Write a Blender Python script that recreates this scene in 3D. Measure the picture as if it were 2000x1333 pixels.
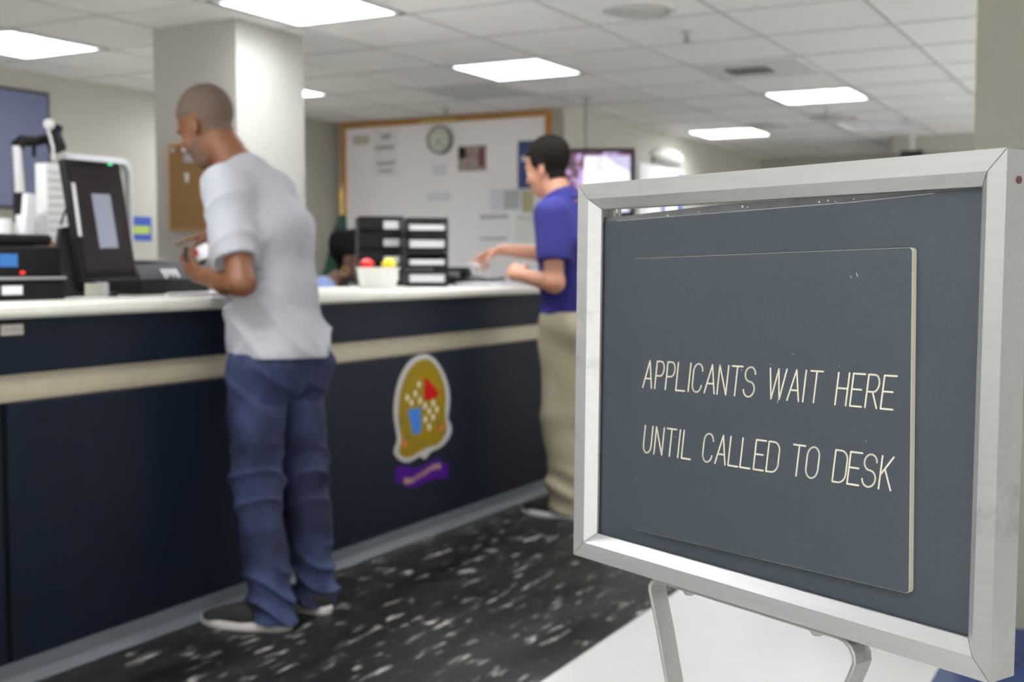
import bpy, bmesh, math, random
import numpy as np
from mathutils import Vector, Matrix
from math import sin, cos, pi, radians, atan, atan2, sqrt

SC = bpy.context.scene
COL = SC.collection
for o in list(bpy.data.objects):
    bpy.data.objects.remove(o)
random.seed(4)
RNG = np.random.RandomState(7)

# ------------------------------------------------------------------ camera
FPX, CX, CY, HC = 2340.0, 1000.0, 666.5, 1.19
TH = atan(151 / FPX)
YAW = atan(1280 / FPX * cos(TH))
cam_d = bpy.data.cameras.new('camera')
cam = bpy.data.objects.new('camera', cam_d)
COL.objects.link(cam)
cam.location = (0, 0, HC)
cam.rotation_euler = (pi / 2 - TH, 0, YAW)
cam_d.sensor_width = 36
cam_d.lens = FPX / 2000 * 36
cam_d.clip_start = 0.05
cam_d.clip_end = 60
cam_d.dof.use_dof = True
cam_d.dof.focus_distance = 1.15
cam_d.dof.aperture_fstop = 6.2
cam_d.dof.aperture_blades = 7
SC.camera = cam

# ------------------------------------------------------------------ world + colour
w = bpy.data.worlds.new('world')
SC.world = w
w.use_nodes = True
# ambient fill for the unseen hall, brightened below the horizon to lift the ceiling
_nt = w.node_tree; _tc = _nt.nodes.new('ShaderNodeTexCoord'); _sp = _nt.nodes.new('ShaderNodeSeparateXYZ'); _rp = _nt.nodes.new('ShaderNodeValToRGB'); _mr = _nt.nodes.new('ShaderNodeMapRange')
_mr.inputs['From Min'].default_value = -.5; _mr.inputs['From Max'].default_value = .5
_nt.links.new(_tc.outputs['Generated'], _sp.inputs[0]); _nt.links.new(_sp.outputs['Z'], _mr.inputs[0]); _nt.links.new(_mr.outputs[0], _rp.inputs[0])
_e = _rp.color_ramp.elements; _e[0].position = .44; _e[0].color = (1, .985, .96, 1); _e[1].position = .53; _e[1].color = (.27, .265, .26, 1)
_nt.links.new(_rp.outputs[0], _nt.nodes['Background'].inputs[0]); _nt.nodes['Background'].inputs[1].default_value = 2.0
SC.view_settings.view_transform = 'Standard'
SC.view_settings.look = 'None'
SC.view_settings.gamma = 1
SC.view_settings.use_curve_mapping = False
SC.view_settings.exposure = 1.20
SC.cycles.max_bounces = 8
SC.cycles.diffuse_bounces = 5
SC.cycles.glossy_bounces = 3
SC.cycles.sample_clamp_indirect = 6
SC.cycles.caustics_reflective = False
SC.cycles.caustics_refractive = False
LAMP = 13.0           # radiance of every troffer tube panel

# rays of this camera, used only to read a pixel as a point on a real plane
_F0 = Vector((-sin(YAW), cos(YAW), 0)); _R = Vector((cos(YAW), sin(YAW), 0)); _Z = Vector((0, 0, 1))
_F = _F0 * cos(TH) - _Z * sin(TH); _U = _F0 * sin(TH) + _Z * cos(TH)
_C = Vector((0, 0, HC))
def ray(u, v): return _F + _R * ((u - CX) / FPX) + _U * ((CY - v) / FPX)
def onx(u, v, x): d = ray(u, v); return _C + d * (x / d.x)
def ony(u, v, y): d = ray(u, v); return _C + d * (y / d.y)
def onz(u, v, z): d = ray(u, v); return _C + d * ((z - HC) / d.z)

# ------------------------------------------------------------------ materials
def mat(name, col, rough=0.5, metal=0.0, spec=0.5, noise=None, bump=None, emit=None, coat=0):
    """noise=(scale, amount, stretch xyz, detail); bump=(scale, strength)"""
    m = bpy.data.materials.new(name); m.use_nodes = True
    nt = m.node_tree; b = nt.nodes['Principled BSDF']
    b.inputs['Roughness'].default_value = rough
    b.inputs['Metallic'].default_value = metal
    b.inputs['Specular IOR Level'].default_value = spec
    b.inputs['Base Color'].default_value = (*col, 1)
    if coat: b.inputs['Coat Weight'].default_value = coat
    tc = nt.nodes.new('ShaderNodeTexCoord')
    if noise:
        sc, am, st, det = noise
        mp = nt.nodes.new('ShaderNodeMapping'); mp.inputs['Scale'].default_value = st
        n = nt.nodes.new('ShaderNodeTexNoise'); n.inputs['Scale'].default_value = sc; n.inputs['Detail'].default_value = det
        mx = nt.nodes.new('ShaderNodeMix'); mx.data_type = 'RGBA'
        nt.links.new(tc.outputs['Object'], mp.inputs[0]); nt.links.new(mp.outputs[0], n.inputs['Vector'])
        nt.links.new(n.outputs['Fac'], mx.inputs['Factor'])
        mx.inputs['A'].default_value = (*[max(0, c * (1 - am)) for c in col], 1)
        mx.inputs['B'].default_value = (*[min(1, c * (1 + am)) for c in col], 1)
        nt.links.new(mx.outputs['Result'], b.inputs['Base Color'])
    if bump:
        n2 = nt.nodes.new('ShaderNodeTexNoise'); n2.inputs['Scale'].default_value = bump[0]; n2.inputs['Detail'].default_value = 4
        bp = nt.nodes.new('ShaderNodeBump'); bp.inputs['Strength'].default_value = bump[1]; bp.inputs['Distance'].default_value = 0.01
        nt.links.new(tc.outputs['Object'], n2.inputs['Vector']); nt.links.new(n2.outputs['Fac'], bp.inputs['Height'])
        nt.links.new(bp.outputs['Normal'], b.inputs['Normal'])
    if emit:
        b.inputs['Emission Color'].default_value = (*emit[0], 1); b.inputs['Emission Strength'].default_value = emit[1]
    return m

def nodes(m): return m.node_tree, m.node_tree.nodes['Principled BSDF']

M = {}
M['wall'] = mat('painted_wall', (.40, .38, .325), .6, noise=(60, .03, (1, 1, 1), 3), bump=(90, .05))
M['column'] = mat('painted_column', (.33, .318, .284), .55, noise=(60, .03, (1, 1, 1), 3), bump=(90, .05))
M['pillar'] = mat('olive_wall', (.23, .22, .172), .6, noise=(60, .03, (1, 1, 1), 3), bump=(90, .05))
M['ceil'] = mat('ceiling_tile', (.95, .93, .91), .9, noise=(140, .05, (1, 1, 1), 6), bump=(200, .15))
M['tee'] = mat('ceiling_tee', (.62, .61, .595), .6)
M['trof'] = mat('troffer_white', (.88, .89, .9), .35)
M['louver'] = mat('louver_white', (.8, .82, .85), .3)
M['tube'] = mat('lamp_panel', (1, 1, 1), .5, emit=((.95, .98, 1.0), LAMP))
M['vent'] = mat('vent_grey', (.58, .57, .53), .6)
M['ventdark'] = mat('vent_shadow', (.22, .215, .19), .7)
M['navy'] = mat('navy_laminate', (.0062, .0105, .021), .5, spec=.14, noise=(25, .25, (1, 1, 1), 5))
M['stripe'] = mat('cream_stripe', (.66, .58, .43), .5, noise=(20, .08, (1, 1, 1), 3))
M['top'] = mat('cream_laminate', (.74, .72, .64), .3, noise=(15, .04, (1, 1, 1), 3))
M['cove'] = mat('grey_cove', (.12, .138, .155), .35, noise=(12, .2, (1, .3, 1), 4))
M['alu'] = mat('brushed_aluminium', (.62, .62, .61), .40, metal=.55)
M['alu2'] = mat('stand_aluminium', (.30, .29, .275), .42, metal=.4, noise=(40, .15, (1, 1, 1), 4))
M['bolt'] = mat('zinc_bolt', (.35, .35, .34), .4, metal=.8)
M['rust'] = mat('rusty_screw', (.09, .04, .03), .8)
M['panel'] = mat('grey_plastic', (.046, .057, .067), .45, spec=.3, noise=(350, .12, (1, 1, 1), 2), bump=(500, .03))
M['panel2'] = mat('grey_plastic_edge', (.13, .135, .14), .5, noise=(60, .3, (1, 1, 1), 4))
M['cream'] = mat('engraved_cream', (.56, .53, .40), .6)
M['chip'] = mat('chipped_white', (.75, .75, .73), .8)
M['black'] = mat('black_plastic', (.009, .009, .010), .45, spec=.2, noise=(30, .3, (1, 1, 1), 3))
M['blackm'] = mat('black_matte', (.012, .012, .012), .7, spec=.2)
M['dgrey'] = mat('dark_grey_plastic', (.035, .036, .042), .5, spec=.25)
M['grey'] = mat('grey_plastic_light', (.30, .30, .31), .45)
M['white'] = mat('white_paint', (.80, .80, .79), .5)
M['paper'] = mat('paper', (.82, .82, .85), .7)
M['paper2'] = mat('note_paper', (.60, .585, .60), .7)
M['ink'] = mat('printed_ink', (.28, .275, .29), .7)
M['wb'] = mat('whiteboard', (.88, .85, .855), .35, noise=(3, .04, (1, 1, 1), 3))
M['oak'] = mat('oak_frame', (.42, .205, .045), .45, noise=(9, .25, (1, 1, 1), 5))
M['brass'] = mat('brass', (.62, .42, .12), .35, metal=.6)
M['cork'] = mat('cork', (.215, .118, .036), .85, noise=(120, .35, (1, 1, 1), 5))
M['clockrim'] = mat('clock_rim', (.20, .20, .17), .4)
M['clockface'] = mat('clock_face', (.60, .60, .52), .5)
M['blue'] = mat('blue_print', (.03, .07, .32), .5)
M['navyprint'] = mat('navy_print', (.025, .05, .17), .5)
M['yellow'] = mat('yellow_print', (.70, .62, .05), .5)
M['green'] = mat('green_print', (.35, .45, .08), .5)
M['red'] = mat('red_plastic', (.75, .01, .015), .4)
M['yel'] = mat('yellow_plastic', (.80, .66, .02), .4)
M['flag'] = mat('green_flag_cloth', (.012, .055, .035), .85)
M['bucket'] = mat('white_tub', (.70, .71, .68), .4)
M['tag'] = mat('beige_tag', (.36, .34, .28), .5)
M['skinA'] = mat('skin_brown', (.17, .062, .023), .5, noise=(14, .10, (1, 1, 1), 3))
M['skinB'] = mat('skin_tan', (.45, .21, .13), .5, noise=(14, .10, (1, 1, 1), 3))
M['skinC'] = mat('skin_dark', (.12, .055, .035), .5)
M['hairA'] = mat('cropped_hair', (.10, .066, .045), .8, noise=(200, .4, (1, 1, 1), 4))
M['beard'] = mat('stubble', (.13, .07, .048), .8, noise=(200, .3, (1, 1, 1), 4))
M['hairB'] = mat('dark_hair', (.007, .005, .004), .9, spec=.15, noise=(80, .4, (1, 1, .3), 4))
M['hairC'] = mat('black_hair', (.004, .0035, .004), .9, spec=.15, noise=(80, .4, (1, 1, .3), 4))
M['tee_sh'] = mat('heather_grey_knit', (.35, .355, .38), .9, noise=(320, .10, (1, 1, 1), 3), bump=(400, .1))
M['polo'] = mat('royal_blue_knit', (.014, .013, .15), .85, noise=(200, .1, (1, 1, 1), 3))
M['khaki'] = mat('khaki_twill', (.33, .29, .20), .85, noise=(30, .08, (1, 1, 1), 3))
M['lblue'] = mat('light_blue_shirt', (.22, .30, .55), .85)
M['eyew'] = mat('eye_white', (.7, .68, .65), .3)
M['eyed'] = mat('eye_iris', (.03, .015, .01), .2)
M['lip'] = mat('lips', (.24, .09, .07), .5)
M['shoe'] = mat('black_canvas', (.015, .014, .014), .8)
M['shoesole'] = mat('sole_white', (.60, .56, .53), .6)
M['led_r'] = mat('red_led', (.5, .01, .01), .4, emit=((1, .05, .03), .5))
M['led_g'] = mat('green_led', (.02, .3, .1), .4, emit=((.05, .8, .3), .8))
M['lcd'] = mat('blue_lcd', (.02, .1, .3), .3, emit=((.05, .22, .55), .12))
M['gold'] = mat('gold_print', (.28, .185, .005), .6, spec=.12, noise=(70, .30, (1, 1, 1), 4))
M['golddark'] = mat('gold_lettering', (.13, .10, .02), .6)
M['stickw'] = mat('sticker_white', (.44, .43, .42), .6, spec=.2)
M['ered'] = mat('emblem_red', (.45, .004, .004), .6, spec=.1)
M['eblue'] = mat('emblem_blue', (.05, .20, .58), .6, spec=.1)
M['eorange'] = mat('emblem_orange', (.60, .12, .01), .5)
M['purple'] = mat('purple_print', (.06, .005, .19), .6, spec=.1)
M['ptext'] = mat('tan_print', (.42, .22, .16), .5)
M['checkw'] = mat('emblem_white', (.68, .66, .52), .5)
M['chair'] = mat('chair_fabric', (.02, .022, .03), .9)
M['pole'] = mat('grey_pole', (.30, .29, .28), .4, metal=.3)

# brushed metal : streaky noise along each bar, dark smudges
nt, b = nodes(M['alu'])
tc = nt.nodes.new('ShaderNodeTexCoord')
n1 = nt.nodes.new('ShaderNodeTexNoise'); n1.inputs['Scale'].default_value = 9; n1.inputs['Detail'].default_value = 8; n1.inputs['Roughness'].default_value = .75
n2 = nt.nodes.new('ShaderNodeTexNoise'); n2.inputs['Scale'].default_value = 130; n2.inputs['Detail'].default_value = 6
mpp = nt.nodes.new('ShaderNodeMapping'); mpp.inputs['Scale'].default_value = (.12, 1, 1.6)
r1 = nt.nodes.new('ShaderNodeValToRGB'); r1.color_ramp.elements[0].position = .60; r1.color_ramp.elements[0].color = (1, 1, 1, 1); r1.color_ramp.elements[1].position = .74; r1.color_ramp.elements[1].color = (.55, .54, .5, 1)
r2 = nt.nodes.new('ShaderNodeValToRGB'); r2.color_ramp.elements[0].color = (.38, .38, .37, 1); r2.color_ramp.elements[1].color = (.47, .47, .46, 1)
mx = nt.nodes.new('ShaderNodeMix'); mx.data_type = 'RGBA'; mx.blend_type = 'MULTIPLY'; mx.inputs['Factor'].default_value = .8
nt.links.new(tc.outputs['Object'], n1.inputs['Vector']); nt.links.new(tc.outputs['Object'], mpp.inputs[0]); nt.links.new(mpp.outputs[0], n2.inputs['Vector'])
nt.links.new(n1.outputs['Fac'], r1.inputs[0]); nt.links.new(n2.outputs['Fac'], r2.inputs[0])
nt.links.new(r2.outputs[0], mx.inputs['A']); nt.links.new(r1.outputs[0], mx.inputs['B']); nt.links.new(mx.outputs['Result'], b.inputs['Base Color'])

# denim : worn patches on the seat, thighs and the back of the knees, fine twill
def denim():
    m = mat('dark_denim', (.022, .034, .105), .85)
    nt, b = nodes(m); tc = nt.nodes.new('ShaderNodeTexCoord')
    n = nt.nodes.new('ShaderNodeTexNoise'); n.inputs['Scale'].default_value = 5; n.inputs['Detail'].default_value = 6
    mp = nt.nodes.new('ShaderNodeMapping'); mp.inputs['Scale'].default_value = (1, 1, .9)
    r = nt.nodes.new('ShaderNodeValToRGB'); e = r.color_ramp.elements
    e[0].position = .38; e[0].color = (.006, .009, .036, 1); e[1].position = .70; e[1].color = (.038, .06, .145, 1)
    nt.links.new(tc.outputs['Object'], mp.inputs[0]); nt.links.new(mp.outputs[0], n.inputs['Vector'])
    nt.links.new(n.outputs['Fac'], r.inputs[0]); nt.links.new(r.outputs[0], b.inputs['Base Color'])
    return m
M['denim'] = denim()
M['denim2'] = mat('denim_pocket', (.014, .022, .07), .85, noise=(8, .4, (1, 1, 1), 4))

# black floor tiles streaked with white, streaks all run along the counter
def streak_floor():
    m = mat('black_streaked_tile', (.02, .02, .022), .32, spec=.09)
    nt, b = nodes(m); tc = nt.nodes.new('ShaderNodeTexCoord')
    mp = nt.nodes.new('ShaderNodeMapping'); mp.inputs['Scale'].default_value = (1, .17, 1)
    n = nt.nodes.new('ShaderNodeTexNoise'); n.inputs['Scale'].default_value = 38; n.inputs['Detail'].default_value = 4; n.inputs['Roughness'].default_value = .6; n.inputs['Distortion'].default_value = .25
    r = nt.nodes.new('ShaderNodeValToRGB'); e = r.color_ramp.elements
    e[0].position = .575; e[0].color = (0, 0, 0, 1); e[1].position = .67; e[1].color = (1, 1, 1, 1)
    n2 = nt.nodes.new('ShaderNodeTexNoise'); n2.inputs['Scale'].default_value = 6; n2.inputs['Detail'].default_value = 3
    r2 = nt.nodes.new('ShaderNodeValToRGB'); r2.color_ramp.elements[0].position = .40; r2.color_ramp.elements[1].position = .60
    n3 = nt.nodes.new('ShaderNodeTexNoise'); n3.inputs['Scale'].default_value = 7; n3.inputs['Detail'].default_value = 6
    r3 = nt.nodes.new('ShaderNodeValToRGB'); r3.color_ramp.elements[0].color = (.006, .0055, .006, 1); r3.color_ramp.elements[1].color = (.022, .021, .023, 1)
    r3.color_ramp.elements[0].position = .35; r3.color_ramp.elements[1].position = .7
    mul = nt.nodes.new('ShaderNodeMath'); mul.operation = 'MULTIPLY'
    mx = nt.nodes.new('ShaderNodeMix'); mx.data_type = 'RGBA'; mx.inputs['B'].default_value = (.48, .44, .39, 1)
    nt.links.new(tc.outputs['Object'], mp.inputs[0]); nt.links.new(mp.outputs[0], n.inputs['Vector']); nt.links.new(mp.outputs[0], n3.inputs['Vector'])
    nt.links.new(tc.outputs['Object'], n2.inputs['Vector']); nt.links.new(n.outputs['Fac'], r.inputs[0]); nt.links.new(n2.outputs['Fac'], r2.inputs[0])
    nt.links.new(n3.outputs['Fac'], r3.inputs[0]); nt.links.new(r3.outputs[0], mx.inputs['A'])
    nt.links.new(r.outputs[0], mul.inputs[0]); nt.links.new(r2.outputs[0], mul.inputs[1]); nt.links.new(mul.outputs[0], mx.inputs['Factor'])
    nt.links.new(mx.outputs['Result'], b.inputs['Base Color'])
    n4 = nt.nodes.new('ShaderNodeTexNoise'); n4.inputs['Scale'].default_value = 6
    mr = nt.nodes.new('ShaderNodeMapRange'); mr.inputs['To Min'].default_value = .22; mr.inputs['To Max'].default_value = .45
    nt.links.new(n4.outputs['Fac'], mr.inputs[0]); nt.links.new(mr.outputs[0], b.inputs['Roughness'])
    return m
M['streak'] = streak_floor()
M['fwhite'] = mat('white_floor_tile', (.55, .553, .535), .27, spec=.35, noise=(5, .04, (1, 1, 1), 5))
M['fblue'] = mat('blue_floor_tile', (.035, .06, .15), .25, noise=(20, .2, (1, 1, 1), 4))
M['bluebase'] = mat('blue_cove_base', (.045, .055, .12), .35)

def screen(name, stops, strength, axis, scale):
    m = mat(name, (.02, .02, .02), .25)
    nt, b = nodes(m); tc = nt.nodes.new('ShaderNodeTexCoord')
    n = nt.nodes.new('ShaderNodeTexNoise'); n.inputs['Scale'].default_value = scale; n.inputs['Detail'].default_value = 2
    r = nt.nodes.new('ShaderNodeValToRGB')
    r.color_ramp.elements[0].position = stops[0][0]; r.color_ramp.elements[0].color = (*stops[0][1], 1)
    r.color_ramp.elements[1].position = stops[-1][0]; r.color_ramp.elements[1].color = (*stops[-1][1], 1)
    for p, c in stops[1:-1]:
        e = r.color_ramp.elements.new(p); e.color = (*c, 1)
    nt.links.new(tc.outputs['Object'], n.inputs['Vector']); nt.links.new(n.outputs['Fac'], r.inputs[0])
    nt.links.new(r.outputs[0], b.inputs['Emission Color']); b.inputs['Emission Strength'].default_value = strength
    return m
M['tvbright'] = screen('screen_bright', [(.25, (.25, .2, .3)), (.42, (.8, .78, 1)), (.5, (.95, .93, 1))], .6, 0, 6)
M['tvdark'] = screen('screen_dark', [(.35, (.03, .02, .04)), (.5, (.16, .03, .08)), (.62, (.6, .42, .8))], .45, 0, 14)
M['bluescr'] = mat('blue_screen', (.03, .035, .06), .3, emit=((.08, .095, .17), .28))
M['monscr'] = mat('monitor_glass', (.014, .010, .010), .5, spec=.2, emit=((.03, .02, .02), .2))
M['monrefl'] = mat('monitor_reflection', (.16, .17, .21), .4, emit=((.20, .215, .26), .35))  # pale glow painted on the screen as a reflection
M['pic'] = screen('photo_print', [(.3, (.02, .02, .02)), (.45, (.3, .2, .17)), (.6, (.35, .3, .28)), (.75, (.2, .05, .05))], 0.0, 0, 9)
nt, b = nodes(M['pic'])
for l in list(nt.links):
    if l.to_socket == b.inputs['Emission Color']:
        nt.links.new(l.from_socket, b.inputs['Base Color']); nt.links.remove(l); break

# ------------------------------------------------------------------ scene graph helpers
def tag(o, label=None, cat=None, group=None, kind=None):
    if label: o['label'] = label
    if cat: o['category'] = cat
    if group: o['group'] = group
    if kind: o['kind'] = kind
    return o

def thing(name, label, cat, loc=(0, 0, 0), rotz=0, group=None):
    o = bpy.data.objects.new(name, None); COL.objects.link(o)
    o.location = loc; o.rotation_euler = (0, 0, rotz); o.empty_display_size = .1
    return tag(o, label, cat, group)

def world_of(o):
    m = Matrix.Identity(4)
    while o is not None:
        m = Matrix.LocRotScale(o.location, o.rotation_euler, o.scale) @ m
        o = o.parent
    return m

def link_mesh(name, me, parent=None, loc=None, local=False):
    """verts are in world space; they are moved into the parent's space"""
    o = bpy.data.objects.new(name, me); COL.objects.link(o)
    if parent is not None:
        o.parent = parent
        if not local: me.transform(world_of(parent).inverted())
    elif loc is not None:
        o.location = loc
        if not local: me.transform(Matrix.Translation(-Vector(loc)))
    return o

class MB:
    def __init__(s): s.bm = bmesh.new(); s.mi = 0
    def _add(s, verts, faces, mi=None):
        vs = [s.bm.verts.new(v) for v in verts]; out = []
        for f in faces:
            try:
                fc = s.bm.faces.new([vs[i] for i in f]); fc.material_index = s.mi if mi is None else mi; out.append(fc)
            except ValueError: pass
        return vs, out
    def box(s, c, size, rot=None, bev=0, seg=2):
        x, y, z = [d / 2 for d in size]; R = rot if rot is not None else Matrix.Identity(3); c = Vector(c)
        vs = [c + R @ Vector((a * x, b * y, d * z)) for a in (-1, 1) for b in (-1, 1) for d in (-1, 1)]
        fs = [(0, 1, 3, 2), (4, 6, 7, 5), (0, 4, 5, 1), (2, 3, 7, 6), (0, 2, 6, 4), (1, 5, 7, 3)]
        v, f = s._add(vs, fs)
        if bev:
            es = list({e for ff in f for e in ff.edges})
            bmesh.ops.bevel(s.bm, geom=es, offset=bev, segments=seg, affect='EDGES', profile=.5, material=-1)
        return s
    def bb(s, lo, hi, bev=0): return s.box([(a + b) / 2 for a, b in zip(lo, hi)], [abs(b - a) for a, b in zip(lo, hi)], None, bev)
    def prism(s, pts, vec):
        n = len(pts); a = [Vector(p) for p in pts]; b = [p + Vector(vec) for p in a]
        fs = [tuple(range(n))[::-1], tuple(range(n, 2 * n))] + [(i, (i + 1) % n, n + (i + 1) % n, n + i) for i in range(n)]
        s._add(a + b, fs); return s
    def rings(s, rings, cap=True, closed=True):
        n = len(rings[0]); vs = [Vector(p) for r in rings for p in r]; fs = []
        for i in range(len(rings) - 1):
            for j in range(n if closed else n - 1):
                k = (j + 1) % n; fs.append((i * n + j, i * n + k, (i + 1) * n + k, (i + 1) * n + j))
        if cap: fs += [tuple(range(n))[::-1], tuple(range((len(rings) - 1) * n, len(rings) * n))]
        s._add(vs, fs); return s
    def lathe(s, prof, o, axis=(0, 0, 1), n=24, cap=True):
        ax = Vector(axis).normalized(); t = ax.orthogonal().normalized(); u = ax.cross(t); o = Vector(o)
        return s.rings([[o + ax * h + (t * cos(2 * pi * j / n) + u * sin(2 * pi * j / n)) * r for j in range(n)] for r, h in prof], cap)
    def cyl(s, a, b, r, r2=None, n=16):
        a = Vector(a); b = Vector(b); return s.lathe([(r, 0), (r if r2 is None else r2, (b - a).length)], a, b - a, n)
    def tube(s, pts, r, n=8):
        pts = [Vector(p) for p in pts]; rs = []; up = None
        for i, p in enumerate(pts):
            d = (pts[min(i + 1, len(pts) - 1)] - pts[max(i - 1, 0)]).normalized()
            t = d.orthogonal().normalized() if up is None else (up - d * up.dot(d)).normalized(); up = t; u = d.cross(t)
            rr = r[i] if isinstance(r, (list, tuple)) else r
            rs.append([p + (t * cos(2 * pi * j / n) + u * sin(2 * pi * j / n)) * rr for j in range(n)])
        return s.rings(rs)
    def sphere(s, c, r, n=20):
        if not isinstance(r, (list, tuple)): r = (r, r, r)
        m = n // 2; rs = []
        for i in range(m + 1):
            a = max(.02, min(pi - .02, pi * i / m)); rs.append([Vector(c) + Vector((r[0] * sin(a) * cos(2 * pi * j / n), r[1] * sin(a) * sin(2 * pi * j / n), -r[2] * cos(a))) for j in range(n)])
        return s.rings(rs)
    def quad(s, *p): s._add(p, [tuple(range(len(p)))]); return s
    def build(s, name, m, parent=None, loc=None, smooth=False, local=False, fix=True):
        if fix: bmesh.ops.recalc_face_normals(s.bm, faces=s.bm.faces)
        me = bpy.data.meshes.new(name); s.bm.to_mesh(me); s.bm.free()
        for x in (m if isinstance(m, (list, tuple)) else [m]): me.materials.append(x)
        if smooth:
            for p in me.polygons: p.use_smooth = True
            try: me.set_sharp_from_angle(angle=radians(40))
            except Exception: pass
        return link_mesh(name, me, parent, loc, local)

def copy_tree(o, parent=None):
    c = o.copy(); COL.objects.link(c)
    if parent is not None: c.parent = parent
    for ch in list(o.children): copy_tree(ch, c)
    return c

def struct(o): return tag(o, kind='structure')

# ------------------------------------------------------------------ room shell
ZC = 2.40
XL, XR, YN, YF = -6.33, 3.2, -2.6, 13.6
YB = 8.45            # back wall with the whiteboard
XT = -4.15           # wall with the television, runs away behind it
GX0, GDX, GY0, GDY = -3.93, .67, 4.93, .69
def cell(i, j): return (GX0 + i * GDX, GX0 + (i + 1) * GDX, GY0 + j * GDY, GY0 + (j + 1) * GDY)
lights = [(-3, -1), (0, -1), (2, -1), (0, 2), (-3, 2), (2, 5), (0, 8), (2, 8), (2, -5), (0, -5), (5, -5), (2, -8), (5, -8), (5, 5), (8, 2), (5, 9), (8, -5), (-3, -5), (8, -1)]
i0, i1 = -4, 10
j0, j1 = -9, 12
mb = MB()
for i in range(i0, i1 + 1):
    for j in range(j0, j1 + 1):
        if (i, j) in lights: continue
        a, b_, c, d = cell(i, j)
        mb.quad((a, c, ZC), (a, d, ZC), (b_, d, ZC), (b_, c, ZC))
struct(mb.build('ceiling', M['ceil'], fix=False))
mb = MB()
xa, xb, ya, yb = cell(i0, 0)[0], cell(i1, 0)[1], cell(0, j0)[2], cell(0, j1)[3]
for i in range(i0, i1 + 2):
    x = GX0 + i * GDX; mb.bb((x - .012, ya, ZC - .004), (x + .012, yb, ZC + .03))
for j in range(j0, j1 + 2):
    y = GY0 + j * GDY; mb.bb((xa, y - .012, ZC - .0035), (xb, y + .012, ZC + .0295))
struct(mb.build('trim_1', M['tee']))
tag(bpy.data.objects['trim_1'], label='grey metal grid between the ceiling tiles')

T = .12
struct(MB().bb((XL - T, ya, -.02), (XL, YB + T, ZC + .1)).build('wall_left', M['wall']))
struct(MB().bb((XL, YB, -.02), (XT, YB + T, ZC + .1)).build('wall_back', M['wall']))
struct(MB().bb((XT - T, YB + T, -.02), (XT, YF, ZC + .1)).build('wall_side', M['wall']))
struct(MB().bb((XT - T, YF, -.02), (XR, YF + T, ZC + .1)).build('wall_far', M['wall']))
struct(MB().bb((XR, -2.6, -.02), (XR + T, 6.2, ZC + .1)).build('wall_right', M['wall']))  # unseen wall, its length set to hold ambient light off the sign frame
struct(MB().bb((-4.62, 4.61, 0), (-4.07, 5.14, ZC + .02)).build('wall_column', M['column']))
struct(MB().bb((-.517, 3.82, 0), (.35, 4.5, ZC + .02)).build('wall_pillar', M['pillar']))
struct(MB().bb((-.529, 3.808, 0), (.362, 4.512, .10)).build('baseboard_pillar', M['bluebase']))
# dropped soffit at the far end
struct(MB().bb((-2.35, 11.9, 2.24), (XR, YF, ZC + .01)).build('trim_2', M['wall']))
tag(bpy.data.objects['trim_2'], label='lowered soffit at the far end of the room')

mb = MB()
def fl(x0, x1, y0, y1, mi): mb.mi = mi; mb.bb((x0, y0, -.05), (x1, y1, 0))
XB, XW = -1.53, -.555
ya -= 1.0
fl(XL - T, XB, ya - T, YF + T, 0)
fl(XB, XW, ya - T, YF + T, 1)
fl(XW, .95, 3.0, 5.1, 2)
fl(XW, .95, ya - T, 3.0, 1); fl(XW, .95, 5.1, YF + T, 1)
fl(.95, XR + T, ya - T, YF + T, 1)
struct(mb.build('floor', [M['streak'], M['fwhite'], M['fblue']]))

# ------------------------------------------------------------------ ceiling lights (recessed, louvred)
def make_light():
    t = thing('ceiling_light', 'x', 'ceiling light', (0, 0, ZC), 0, 'recessed square fluorescent troffers')
    a, d = .29, .095
    f = MB()
    for sx, sy in ((1, 0), (-1, 0), (0, 1), (0, -1)):
        cx_, cy_ = sx * (a + .012), sy * (a + .012)
        f.box((cx_, cy_, d / 2 - .002), ((.024 if sx else 2 * a + .048), (.024 if sy else 2 * a + .048), d + .01))
    for sx in (1, -1):
        f.box((sx * .318, 0, .002), (.034, .69, .012)); f.box((0, sx * .328, .002), (.67, .034, .012))
    f.build('housing', M['trof'], t, local=True)
    MB().box((0, 0, d + .003), (2 * a, 2 * a, .006)).build('lamp_panel', M['tube'], t, local=True)
    l = MB()
    for k in (-1, 0, 1):
        l.box((k * a / 2, 0, .030), (.004, 2 * a, .045)); l.box((0, k * a / 2, .030), (2 * a, .004, .045))
    l.build('louver', M['louver'], t, local=True)
    return t
proto = make_light()
vis_lab = {(-3, -1): 'square ceiling light at the left edge of the photo, over the wall screen',
           (0, -1): 'square ceiling light right in front of the white column, at the top edge',
           (2, -1): 'ceiling light of which only a sliver shows at the top edge of the photo',
           (0, 2): 'square ceiling light in the middle, nearest one over the wooden framed board',
           (-3, 2): 'ceiling light half hidden behind the right edge of the column',
           (2, 5): 'square ceiling light right of centre, above the framed sign',
           (0, 8): 'far ceiling light beyond the television, close to its wall',
           (2, 8): 'unlit pale ceiling light far off at the right, near the lowered soffit'}
first = True
for (i, j) in lights:
    a, b_, c, d = cell(i, j)
    if a > XR - .3: continue
    o = proto if first else copy_tree(proto)
    first = False
    dx = .0
    o.location = ((a + b_) / 2, (c + d) / 2, ZC)
    if (i, j) == (2, 8):
        for ch in o.children:
            if ch.name.startswith('lamp_panel'): ch.data = ch.data.copy(); ch.data.materials[0] = M['trof']
    o['label'] = vis_lab.get((i, j), 'recessed square ceiling light outside the view, behind or beside the camera')

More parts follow.
